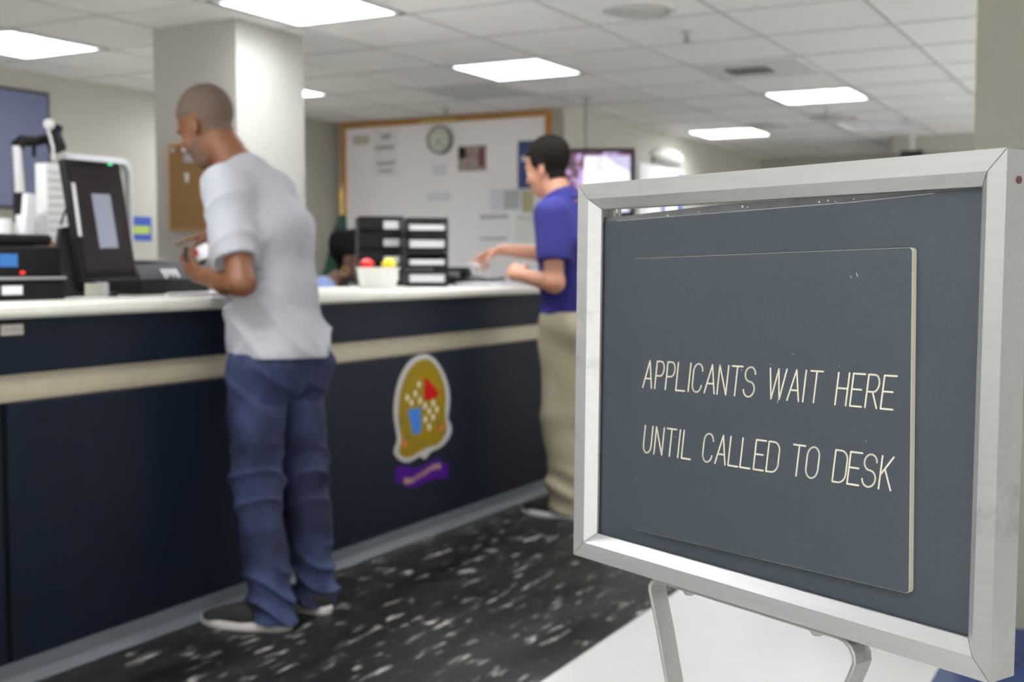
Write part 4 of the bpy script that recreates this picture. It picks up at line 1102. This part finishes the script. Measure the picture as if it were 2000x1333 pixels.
# stack of white sorter shelves
t = thing('sorter_rack', 'tall white shelf sorter with thin grey slots behind the monitor', 'rack', (-3.72, 3.06, .0))
a0 = onx(90, 318, -3.7); a1 = onx(138, 318, -3.7)
MB().bb((-3.76, a0.y, 0), (-3.70, a1.y, a0.z)).build('cabinet', M['white'], t)
mb = MB()
k = 0
z = a0.z - .035
while z > 1.0:
    mb.bb((-3.70, a0.y + .006, z), (-3.696, a1.y - .006, z + .004)); z -= .031
mb.build('slots', M['grey'], t)
# white framed board behind
t = thing('framed_board', 'board with a thick white rounded frame standing behind the portrait monitor', 'board', (-4.35, 4.0, 0))
q0 = onx(122, 297, -4.3); q1 = onx(258, 310, -4.3)
yA, yB = q0.y, q1.y; zT = q0.z + .0; zB = onx(262, 520, -4.3).z
outl = rrect(yA, yB, 0.02, zT, .06, 6)
innr = rrect(yA + .028, yB - .028, .05, zT - .028, .045, 6)
mb = MB()
n = len(outl)
mb.rings([[(-4.30, a, b) for a, b in outl], [(-4.29, a, b) for a, b in innr], [(-4.30, a, b) for a, b in innr], [(-4.325, a, b) for a, b in innr], [(-4.325, a, b) for a, b in outl]], cap=False)
mb.rings([[(-4.325, a, b) for a, b in outl], [(-4.30, a, b) for a, b in outl]], cap=False)
mb.build('frame', mat('board_frame_grey', (.42, .42, .44), .5), t, smooth=False)
MB().prism([(-4.32, a, b) for a, b in innr], (.012, 0, 0)).build('surface', M['column'], t)
for yy in (yA + .06, yB - .06): MB().bb((-4.42, yy - .02, 0), (-4.20, yy + .02, .022)).build('foot', M['white'], t)
# portrait monitor
MC = [onx(128, 308, -3.05), onx(238, 320, -3.10), onx(265, 540, -3.045), onx(165, 548, -2.995)]
mt = thing('monitor', 'black monitor turned to portrait with a painted reflection, on the left part of the counter', 'monitor', (-3.06, 2.82, CT))
cz = sum(MC, Vector()) / 4
ex = ((MC[1] - MC[0]) + (MC[2] - MC[3])).normalized(); ez = ((MC[0] - MC[3]) + (MC[1] - MC[2])); ez = (ez - ex * ez.dot(ex)).normalized(); ny = ex.cross(ez)
if ny.dot(-cz) < 0: pass
wx = ((MC[1] - MC[0]).length + (MC[2] - MC[3]).length) / 2; hz = ((MC[0] - MC[3]).length + (MC[1] - MC[2]).length) / 2
RM = Matrix((ex, ny, ez)).transposed()
sgn = 1 if ny.dot(_C - cz) > 0 else -1
MB().box(cz - ny * sgn * .016, (wx, .03, hz), RM, .004).build('bezel', M['black'], mt)
sg = MB().box(cz + ny * sgn * .0, (wx - .03, .002, hz - .05), RM).build('display', M['monscr'], mt)
MB().box(cz + ny * sgn * .002 + ex * (.008) + ez * (-.005), (wx * .34, .0015, hz * .46), RM).build('painted_reflection', M['monrefl'], sg)  # reflection in the glass, painted as a glowing patch
MB().box(cz + ny * sgn * .003 - ex * (wx / 2 - .012) + ez * .03, (.016, .001, hz * .44), RM @ Matrix.Rotation(.04, 3, 'Y')).build('strip_reflection', M['paper'], mt)  # white strip painted as a reflection on the left bezel
MB().box(cz + ny * sgn * .0015 + ex * (wx * .30) + ez * (hz / 2 - .008), (.02, .002, .005), RM).build('indicator', M['led_g'], mt)
MB().box(cz - ny * sgn * .05, (.10, .04, .12), RM, .005).build('mount', M['black'], mt)
bc = cz - ny * sgn * .085
MB().bb((bc.x - .022, bc.y - .022, CT + .01), (bc.x + .022, bc.y + .022, cz.z + .05), .004).build('stand_post', M['black'], mt)
MB().box((bc.x, bc.y, CT + .007), (.16, .16, .014), RM if abs(ez.z) > .999 else Matrix.Rotation(atan2(ex.y, ex.x), 3, 'Z'), .004).build('stand_base', M['black'], mt)
# black card terminal beside monitor with a white diamond sticker
t = thing('card_terminal', 'black leaning card terminal with a white diamond sticker, between printer and monitor', 'card reader', (-3.12, 2.69, CT))
A0, A1, A2, A3 = onx(100, 580, -3.17), onx(160, 582, -3.12), onx(152, 440, -3.20), onx(118, 445, -3.22)
ctp = [Vector((p.x, p.y, max(p.z, CT + .001))) for p in (A0, A1, A2, A3)]
MB().prism(ctp, (-.05, .03, 0)).build('body', M['black'], t)
dc = onx(130, 515, -3.155); nn = (ctp[1] - ctp[0]).cross(ctp[2] - ctp[0]).normalized(); e1 = (ctp[1] - ctp[0]).normalized(); e2 = nn.cross(e1)
if nn.dot(_C - dc) < 0: nn = -nn
dc = dc + nn * ((ctp[0] - dc).dot(nn) + .001)
MB().prism([dc + e1 * .030, dc + e2 * .030, dc - e1 * .030, dc - e2 * .030], nn * .001).build('diamond_sticker', mat('sticker_greywhite', (.5, .5, .46), .6), t)
MB().tube([ctp[2] + Vector((0, 0, -.01)), onx(148, 420, -3.22), onx(140, 400, -3.24), onx(128, 410, -3.25), onx(118, 440, -3.26)], .004).build('cable', M['black'], t, smooth=True)
# tan pen holder
t = thing('wooden_block', 'small tan wooden wedge leaning behind the label printer', 'block', (-3.33, 2.68, CT))
MB().prism([onx(90, 560, -3.36), onx(108, 560, -3.36), onx(112, 478, -3.36), onx(92, 462, -3.36)], (-.02, 0, 0)).build('wedge', mat('tan_wood', (.33, .17, .08), .6), t)
# white cups / rolls behind the printer, on a shelf behind the counter
t = thing('side_shelf', 'dark shelf unit behind the counter, its top hidden behind the label printer', 'shelf', (-3.75, 2.7, 0))
MB().bb((-3.92, 2.1, 0), (-3.64, a0.y - .01, 1.15), .004).build('carcass', M['dgrey'], t)
MB().bb((-3.93, 2.09, 1.15), (-3.63, a0.y - .005, 1.17), .003).build('top', M['black'], t)
g = 'white paper rolls on the side shelf'
for (u, v, wv, nm, lb) in ((8, 428, 24, 'paper_roll', 'leftmost white paper roll behind the printer, cut by the photo edge'), (48, 420, 34, 'paper_roll', 'wide low white paper roll behind the printer, under the camera clamp'), (76, 418, 26, 'paper_roll', 'white paper roll standing against the white sorter rack')):
    c = onx(u, v, -3.74); r = .5 * wv / FPX * 4.3
    rl = MB().lathe([(r * .96, 0), (r, .004), (r, c.z - 1.17 - .004), (r * .96, c.z - 1.17), (r * .35, c.z - 1.17), (r * .35, c.z - 1.19)], (c.x, c.y, 1.17), n=24).build(nm, M['paper'], loc=(c.x, c.y, 1.17), smooth=True)
    tag(rl, lb, 'paper roll', g)
c = onx(54, 405, -3.70)
o = MB().box((c.x, c.y, c.z - .05), (.03, .045, .20), Matrix.Rotation(-.12, 3, 'X'), .004).build('white_receipt_holder', M['paper'], loc=(c.x, c.y, c.z))
tag(o, 'slim white upright holder right of the camera post', 'holder')
o.location.z = o.location.z
# card stand under monitor
t = thing('card_stand', 'small beige card stand on the counter under the portrait monitor', 'card stand', (-2.93, 2.66, CT))
s0, s1 = onx(172, 580, -2.93), onx(203, 580, -2.93)
MB().bb((-2.945, s0.y, CT), (-2.93, s1.y, CT + .048), .002).build('card', M['tag'], t)
MB().bb((-2.96, s1.y - .006, CT), (-2.915, s1.y + .008, CT + .05), .002).build('holder', M['grey'], t)
# flat black receipt printer with lettering
t = thing('receipt_printer', 'wide black desk printer with a white mark, beside the hands of the person in grey', 'printer', (-3.30, 3.32, CT))
r0, r1 = onx(268, 560, -3.15), onx(402, 560, -3.15)
yy0, yy1 = r0.y, r1.y
MB().bb((-3.40, yy0, CT), (-3.13, yy1, CT + .055), .008).build('base', M['black'], t)
pr = [(-3.13, CT + .055), (-3.17, CT + .105), (-3.36, CT + .118), (-3.40, CT + .055)]
MB().prism([(x, yy0 + .004, z) for x, z in pr], (0, yy1 - yy0 - .008, 0)).build('cover', M['dgrey'], t)
MB().bb((-3.37, yy0 + .06, CT + .116), (-3.24, yy1 - .10, CT + .126), .003).build('paper_tray', M['grey'], t)
lgp = MB()
ty = yy0 + .115
fx = lambda zz: -3.13 - (zz - CT - .055) * .8 + .001
for k, hgt in enumerate((.032, .024, .026, .030)):
    lgp.prism([(fx(CT + .090), ty + k * .021, CT + .090), (fx(CT + .090), ty + k * .021 + .016, CT + .090), (fx(CT + .090 - hgt), ty + k * .021 + .012, CT + .090 - hgt), (fx(CT + .090 - hgt), ty + k * .021 + .004, CT + .090 - hgt)], (.001, 0, 0))
lgp.build('white_lettering', M['paper'], t)
# loose papers
def papers(name, label, c, sx, sy, rz, n, m=None, z0=CT):
    t = thing(name, label, 'papers', (c[0], c[1], z0), rz)
    for k in range(n):
        R_ = Matrix.Rotation(rz + random.uniform(-.12, .12), 3, 'Z')
        MB().box((c[0] + random.uniform(-.006, .006), c[1] + random.uniform(-.01, .01), z0 + .0012 + k * .0022), (sx, sy, .002), R_).build('sheet', m or M['paper'], t)
papers('paper_sheets', 'loose white papers on the counter in front of the wide black printer', (-2.95, 3.22), .21, .28, .1, 4)
papers('paper_sheets', 'single white paper on the counter between the card terminal and the monitor foot', (-2.97, 2.66), .12, .10, .25, 2)
papers('paper_sheets', 'thick white paper pad on the counter right of the tray stacks', (-2.97, 5.13), .18, .20, .08, 8)
papers('paper_sheets', 'grey printed papers at the far counter end under the hand of the person in blue', (-2.96, 5.33), .20, .30, -.1, 4, M['paper2'])

# ------------------------------------------------------------------ tray stacks, tub, phone
def tray(w_, d_, h_, label_, x, y, z, rz, group, paper=True, narrow=False, idx=0):
    t = thing('letter_tray', label_, 'letter tray', (x, y, z), rz, group)
    L = lambda a, b, c: (a, b, c)
    mb = MB()
    mb.box(L(0, 0, .004), (d_, w_, .006), None, .002)
    for s_ in (-1, 1): mb.box(L(-.0, s_ * (w_ / 2 - .004), h_ * .5), (d_, .008, h_ * .96), None, .003)
    mb.box(L(-d_ / 2 + .004, 0, h_ * .5), (.008, w_, h_ * .96), None, .003)
    mb.box(L(d_ / 2 - .003, 0, h_ * .14), (.006, w_, h_ * .26), None, .002)
    if narrow: mb.box(L(d_ / 2 - .004, -w_ * .24, h_ * .5), (.008, w_ * .55, h_ * .96), None, .003); mb.box(L(d_ / 2 - .004, w_ * .44, h_ * .5), (.008, w_ * .12, h_ * .96), None, .003)
    mb.box(L(d_ / 2 - .005, 0, h_ - .006), (.010, w_, .012), None, .003)
    mb.build('tray_body', M['black'], t, local=True)
    pp = MB(); hh = h_ * (.48 if idx % 2 else .62)
    for k in range(3): pp.box(L(.0, 0, .009 + hh * (k + .5) / 3), (d_ - .022 - .004 * k, w_ - .028 - .004 * (k % 2), hh / 3 - .0006))
    pp.build('papers', M['paper'], t, local=True)
    return t
RZ = radians(-50)
TRR = onz(836, 561, CT); TRL = onz(747, 559, CT)
gl, gr = 'black letter trays in the left stack', 'black letter trays in the right stack'
names = ['bottom', 'second lowest', 'second highest', 'top']
for k in range(4):
    tray(.196, .28, .080, 'black letter tray with white papers, %s of the right stack' % ('bottom one' if k == 0 else 'top one' if k == 3 else 'second from the bottom' if k == 1 else 'third from the bottom'), TRR.x - .15 * cos(RZ), TRR.y - .15 * sin(RZ), CT + .0005 + k * .0815, RZ, gr, idx=k)
for k in range(4):
    tray(.222, .28, .084, 'black letter tray showing a short white label, %s of the left stack' % ('bottom one' if k == 0 else 'top one' if k == 3 else 'second from the bottom' if k == 1 else 'third from the bottom'), TRL.x - .15 * cos(RZ), TRL.y - .15 * sin(RZ), CT + .0005 + k * .0855, RZ, gl, narrow=True, idx=0)
# tub
bc_ = (onz(745, 563, CT)); bx_, by_ = bc_.x - .06, bc_.y - .05
bx_, by_ = -3.085, 4.405
tb = thing('white_tub', 'white plastic tub on the counter in front of the tray stacks', 'tub', (bx_, by_, CT))
mb = MB(); mb.lathe([(.076, 0), (.080, .003), (.094, .086), (.098, .088), (.098, .093), (.090, .093), (.076, .006)], (bx_, by_, CT), n=32); mb.build('tub_wall', M['bucket'], tb, smooth=True)
def cap_thing(dx, dy, m, lab_, s_=1):
    c = V(bx_ + dx, by_ + dy, CT + .092)
    F = Field(c - .075, c + .075, .004)
    F.cone(c + V(0, 0, -.03), c + V(0, 0, .012), .024 * s_, .030 * s_, .01, flat=(V(0, 1, 0), 1.15)); F.ell(c + V(0, 0, .015), (.03 * s_, .034 * s_, .016), None, .01)
    F.warp(folds(int(abs(dx * 1000) + 5), .006, (20, 9), 5))
    o = F.mesh('plastic_cap', m, loc=(c[0], c[1], c[2] - .03)); tag(o, lab_, 'cap')
cap_thing(-.043, -.024, M['red'], 'bright red lump sticking out of the white tub')
cap_thing(.043, .024, M['yel'], 'bright yellow lump sticking out of the white tub', .95)
# telephone
ph = thing('desk_phone', 'low black desk phone on the counter between the tray stacks and the person in blue', 'phone', (-3.25, 5.30, CT))
pa, pb = onx(886, 550, -3.22), onx(1000, 550, -3.22)
MB().prism([(x, pa.y, z) for x, z in ((-3.37, CT), (-3.17, CT), (-3.17, CT + .030), (-3.37, CT + .070))], (0, .30, 0)).build('base', M['black'], ph)
hs = MB(); hs.box((-3.27, pa.y + .07, CT + .080), (.20, .045, .022), None, .010); hs.box((-3.19, pa.y + .07, CT + .056), (.05, .055, .04), None, .010); hs.box((-3.35, pa.y + .07, CT + .075), (.05, .055, .03), None, .010)
hs.build('handset', M['black'], ph, smooth=True)
mb = MB()
for i in range(4):
    for j in range(3): mb.box((-3.185 - i * .022, pa.y + .16 + j * .03, CT + .0345 + .0044 * i), (.012, .016, .006))
mb.build('keys', M['grey'], ph)
o = thing('stapler', 'small dark stapler lying on the counter right of the phone', 'stapler', (-3.2, pa.y + .42, CT))
MB().box((-3.2, pa.y + .42, CT + .008), (.035, .15, .016), None, .004).build('base', M['dgrey'], o)
MB().box((-3.2, pa.y + .42, CT + .026), (.030, .14, .014), Matrix.Rotation(.06, 3, 'X'), .005).build('arm', M['dgrey'], o)

# ------------------------------------------------------------------ left wall, column
t = thing('wall_screen', 'large dark blue screen on the left wall, cut by the photo edge', 'screen', (XL, 4.6, 1.9))
MB().bb((XL, 3.9, 1.53), (XL + .05, 5.36, 2.275), .006).build('bezel', M['dgrey'], t)
MB().bb((XL + .05, 3.92, 1.55), (XL + .052, 5.34, 2.255)).build('panel', M['bluescr'], t)
t = thing('blue_poster', 'small blue and yellow poster on the left wall beside the column', 'poster', (XL, 6.15, 1.43))
MB().bb((XL, 5.9, 1.35), (XL + .004, 6.26, 1.52)).build('sheet', M['blue'], t)
MB().bb((XL + .004, 5.92, 1.40), (XL + .005, 6.24, 1.455)).build('yellow_band', M['green'], t)
# cork board on column front
t = thing('cork_board', 'brown cork board hanging on the front of the column', 'cork board', (-4.39, 4.61, 1.6))
ca, cb = -4.509, -4.19
MB().bb((ca, 4.592, 1.367), (cb, 4.61, 1.795), .002).build('cork', M['cork'], t)
mb = MB(); mb.bb((ca - .006, 4.590, 1.36), (ca, 4.61, 1.80)); mb.bb((cb, 4.590, 1.36), (cb + .006, 4.61, 1.80)); mb.bb((ca - .006, 4.590, 1.795), (cb + .006, 4.61, 1.802)); mb.bb((ca - .006, 4.590, 1.36), (cb + .006, 4.61, 1.367)); mb.build('frame', M['oak'], t)
nt_ = ony(364, 346, 4.59)
o = MB().prism([(nt_.x - .012, 4.591, nt_.z + .02), (nt_.x + .016, 4.591, nt_.z + .018), (nt_.x + .010, 4.591, nt_.z - .028), (nt_.x - .004, 4.591, nt_.z - .026)], (0, -.002, 0)).build('paper_scrap', M['paper2'], loc=(nt_.x, 4.59, nt_.z)); tag(o, 'small pale paper scrap pinned on the cork board', 'note')
for (u, v, m_, lb) in ((339, 293, M['grey'], 'round grey push pin at the top left corner of the cork board'), (362, 293, M['paper2'], 'round pale push pin near the nose of the person in grey')):
    c = ony(u, v, 4.59); o = MB().lathe([(.010, 0), (.012, .006), (.007, .012), (.012, .018), (.002, .021)], (c.x, 4.592, c.z), (0, -1, 0), n=16).build('push_pin', m_, loc=(c.x, 4.59, c.z), smooth=True); tag(o, lb, 'push pin', 'push pins on the cork board')
c = ony(368, 306, 4.59)
o = MB().bb((c.x - .026, 4.580, c.z - .030), (c.x + .026, 4.592, c.z + .012), .003).build('metal_clip', M['grey'], loc=(c.x, 4.59, c.z)); tag(o, 'grey metal clip under the right push pin on the cork board', 'clip')

# ------------------------------------------------------------------ back wall
YW = YB
def bw(u, v, y=YW): return ony(u, v, y)
bt = thing('whiteboard', 'large whiteboard with an orange oak frame on the back wall', 'whiteboard', (-5.25, YB, 1.5))
x0, x1, zt0, zb0 = bw(678, 250).x, bw(1068, 232).x, 2.345, .95
MB().bb((x0, YW - .02, zb0), (x1, YW, zt0)).build('board_surface', M['wb'], bt)
mb = MB(); fwid = .045
mb.bb((x0 - fwid, YW - .035, zb0 - fwid), (x0, YW, zt0 + fwid)); mb.bb((x1, YW - .035, zb0 - fwid), (x1 + fwid, YW, zt0 + fwid))
mb.bb((x0, YW - .035, zt0), (x1, YW, zt0 + fwid)); mb.bb((x0, YW - .035, zb0 - fwid), (x1, YW, zb0))
mb.build('frame', M['oak'], bt)
q = bw(860, 236)
MB().bb((q.x - .17, YW - .045, zt0 + .0), (q.x + .17, YW - .03, zt0 + .035)).build('title_plate', M['brass'], bt)
FS = YW - .021
def note(name, label, u0, v0, u1, v1, m_, cat='note', lines=None, lm=None, dy=0, group=None):
    a, b2 = ony(u0, v0, FS), ony(u1, v1, FS); t = thing(name, label, cat, ((a.x + b2.x) / 2, FS, (a.z + b2.z) / 2), 0, group)
    MB().bb((a.x, FS - .003 - dy, b2.z), (b2.x, FS - dy, a.z)).build('sheet', m_, t)
    if lines:
        mb = MB()
        for (lu0, lv0, lu1, lv1) in lines:
            p, q_ = ony(lu0, lv0, FS), ony(lu1, lv1, FS); mb.bb((p.x, FS - .004 - dy, q_.z), (q_.x, FS - .003 - dy, p.z))
        mb.build('print', lm or M['ink'], t)
    return t
M['wb2'] = mat('paper_on_board', (.80, .78, .79), .7)
M['inkp'] = mat('pale_ink', (.44, .43, .45), .7); M['inkb'] = mat('faint_ink', (.72, .70, .76), .7)
M['cal'] = mat('calendar_paper', (.85, .84, .85), .7)
note('notice', 'white notice with dark headings at the upper left of the whiteboard', 728, 252, 778, 345, M['wb2'], lines=[(733, 285, 770, 292), (736, 316, 773, 322), (740, 331, 768, 336), (745, 262, 764, 272)], lm=M['inkp'])
note('notice', 'small beige slip in the top left corner of the whiteboard', 690, 266, 722, 282, mat('beige_slip', (.52, .49, .42), .7))
note('notice', 'faint violet sketch below the wall clock', 845, 322, 872, 342, M['inkb'])
note('notice', 'faint grey writing low in the middle of the whiteboard', 835, 378, 880, 392, M['inkb'])
note('notice', 'pale sheet with faint columns at the right of the whiteboard', 958, 370, 1022, 412, M['inkb'], lines=[(985, 372, 1015, 408)], lm=M['inkp'])
note('wall_calendar', 'white calendar sheet with a dark heading low on the whiteboard', 935, 418, 1000, 500, M['cal'], 'calendar', lines=[(938, 420, 994, 427), (938, 464, 990, 469)], lm=M['inkp'])
note('wall_calendar', 'pale greenish sheet beside the calendar, behind the reaching arm', 1006, 418, 1042, 505, mat('green_white', (.76, .77, .72), .7), 'calendar', lines=[(1010, 425, 1038, 428)], lm=M['inkp'])
t = note('framed_photo', 'small dark and reddish photo print on the whiteboard right of the clock', 895, 286, 950, 333, M['pic'], 'picture')
a, b2 = ony(895, 286, FS), ony(950, 333, FS)
mb = MB(); mb.bb((a.x + .01, FS - .0045, a.z - .10), (a.x + .07, FS - .003, a.z - .012)); mb.build('dark_area', M['blackm'], t)
mb = MB(); mb.bb((b2.x - .07, FS - .0045, b2.z + .03), (b2.x - .02, FS - .003, a.z - .02)); mb.build('red_area', mat('dark_red_print', (.12, .02, .02), .6), t)
t = note('blue_sign', 'blue poster at the right end of the whiteboard, behind the head in dark hair', 1012, 276, 1046, 368, M['navyprint'], 'poster')
a, b2 = ony(1012, 276, FS), ony(1046, 368, FS)
MB().bb((a.x + .03, FS - .0045, a.z - .16), (b2.x - .02, FS - .003, a.z - .12)).build('pale_band', M['inkb'], t)
t = note('yellow_notice', 'yellowish poster below the blue one on the whiteboard', 1020, 372, 1042, 415, mat('yellow_notice', (.45, .42, .22), .7), 'poster')
# clock on its bracket
cc = ony(857, 273, YW - .06)
t = thing('wall_clock', 'round wall clock with a dark rim at the top of the whiteboard', 'clock', (cc.x, YW - .04, cc.z))
rr = .118
mb = MB(); mb.lathe([(rr, 0), (rr, .035), (rr * .98, .045), (rr * .86, .045), (rr * .84, .03)], (cc.x, YW - .021, cc.z), (0, -1, 0), n=40); mb.build('rim', M['clockrim'], t, smooth=True)
fc = MB().lathe([(rr * .85, .030), (rr * .85, .034)], (cc.x, YW - .021, cc.z), (0, -1, 0), n=40).build('dial', M['clockface'], t)
mb = MB()
for k in range(12):
    a = 2 * pi * k / 12; mb.box((cc.x + .082 * sin(a), YW - .0565, cc.z + .082 * cos(a)), (.006, .002, .016), Matrix.Rotation(a, 3, 'Y'))
mb.build('hour_marks', M['ink'], fc)
MB().box((cc.x - .015, YW - .058, cc.z - .02), (.006, .002, .055), Matrix.Rotation(.6, 3, 'Y')).build('hand', M['blackm'], fc)
MB().box((cc.x + .018, YW - .059, cc.z - .03), (.004, .002, .08), Matrix.Rotation(-.5, 3, 'Y')).build('hand', M['blackm'], fc)
# flag
fp_ = ony(668, 470, 8.0)
t = thing('flag', 'furled dark green flag on a brass pole in the corner by the whiteboard', 'flag', (fp_.x, 8.0, 0))
MB().cyl((fp_.x, 8.0, .03), (fp_.x, 8.0, 1.72), .014).build('pole', M['brass'], t, smooth=True)
MB().lathe([(.012, 0), (.03, .02), (.024, .05), (.012, .075), (.002, .13)], (fp_.x, 8.0, 1.71), n=16).build('finial', M['brass'], t, smooth=True)
MB().lathe([(.16, 0), (.16, .02), (.05, .05), (.02, .12)], (fp_.x, 8.0, 0), n=24).build('base', M['brass'], t, smooth=True)
FF = Field((fp_.x - .42, 7.75, .45), (fp_.x + .25, 8.25, 1.62), .012)
FF.cone(V(fp_.x, 8.0, 1.56), V(fp_.x - .13, 7.98, .55), .03, .17, .02, flat=(V(1, 0, 0), 1.15))
FF.warp(lambda X, Y, Z: .012 * np.sin(26 * np.arctan2(Y - 7.98, X - fp_.x + .02) * .35 + 60 * X + 3 * Z)); FF.clip(V(0, 0, .58), (0, 0, -1))
FF.mesh('cloth', M['flag'], t)

# ------------------------------------------------------------------ television and far wall things
tvc = ony(1150, 357, 7.9)
t = thing('television', 'wall television showing a bright street picture, hanging behind the person in blue', 'television', (tvc.x, tvc.y, ZC))
RT = Matrix.Rotation(YAW - radians(6), 3, 'Z')
def TV(x, y, z): return tvc + RT @ Vector((x, y, z))
tw, th_ = .66, .49
tvm = MB(); tvm.box(TV(0, .03, 0), (tw, .07, th_), RT, .008); tvm.build('casing', M['black'], t)
pn = MB(); pn.box(TV(0, -.006, 0), (tw - .06, .004, th_ - .06), RT); pn = pn.build('screen', M['tvdark'], t)
def scr(pts, m_, nm, y=-.009):
    MB().prism([TV(a, y, b) for a, b in pts], RT @ Vector((0, -.001, 0))).build(nm, m_, pn)
scr([(-.03, .19), (.295, .19), (.295, -.21), (-.20, -.21), (-.06, -.10), (-.035, 0)], M['tvbright'], 'bright_scene')
scr([(.10, .19), (.295, .19), (.295, .08), (.25, .10), (.2, .12), (.16, .15)], mat('screen_foliage', (.05, .05, .06), .4, emit=((.35, .32, .45), .8)), 'foliage', -.0105)
scr([(-.12, -.115), (-.04, -.09), (.20, -.18), (.16, -.195)], mat('screen_road', (.1, .1, .12), .4, emit=((.62, .58, .74), .9)), 'road_line', -.0105)
scr([(-.295, -.19), (-.22, -.10), (-.10, -.11), (-.19, -.21)], M['tvbright'], 'white_patch', -.0095)
mb = MB(); pc = TV(-.02, .06, 0); mb.cyl((pc.x, pc.y, tvc.z), (pc.x, pc.y, ZC), .018); mb.build('ceiling_pole', M['pole'], t, smooth=True)
# notices on television wall
t = thing('notice_board', 'white backlit-looking notice panel with blue blocks on the wall beyond the television', 'notice board', (XT, 10.5, 1.8))
y0_, y1_ = 9.93, 11.02
MB().bb((XT, y0_, 1.35), (XT + .02, y1_, 2.085)).build('sheet', mat('bright_poster', (.86, .86, .88), .5), t)
for q_ in ((10.45, 1.52, 10.55, 1.80), (10.86, 1.50, 11.0, 1.78), (10.88, 1.99, 11.0, 2.06)): MB().bb((XT + .02, q_[0], q_[1]), (XT + .022, q_[2], q_[3])).build('blue_block', M['blue'], t)
t = thing('wall_lamp', 'oval white wall lamp above the notice panel beyond the television', 'wall lamp', (XT, 10.6, 2.2))
F = Field((XT - .02, 10.15, 2.08), (XT + .16, 11.05, 2.32), .01); F.ell(V(XT, 10.6, 2.19), (.10, .38, .075), None, .01); F.clip(V(XT, 0, 0), (-1, 0, 0))
F.mesh('shade', mat('opal_glass', (.62, .61, .54), .5), t)
MB().bb((XT, 10.25, 2.115), (XT + .03, 10.95, 2.145)).build('mount', M['grey'], t)
t = thing('storage_cabinet', 'dark cabinet against the far television wall, seen through the gap under the sign frame', 'cabinet', (XT + .2, 12.2, 0))
MB().bb((XT + .03, 11.6, 0), (XT + .4, 12.9, 1.58)).build('carcass', M['dgrey'], t)
for yy in (11.62, 12.27): MB().bb((XT + .4, yy, .06), (XT + .415, yy + .61, 1.54)).build('door', M['dgrey'], t)
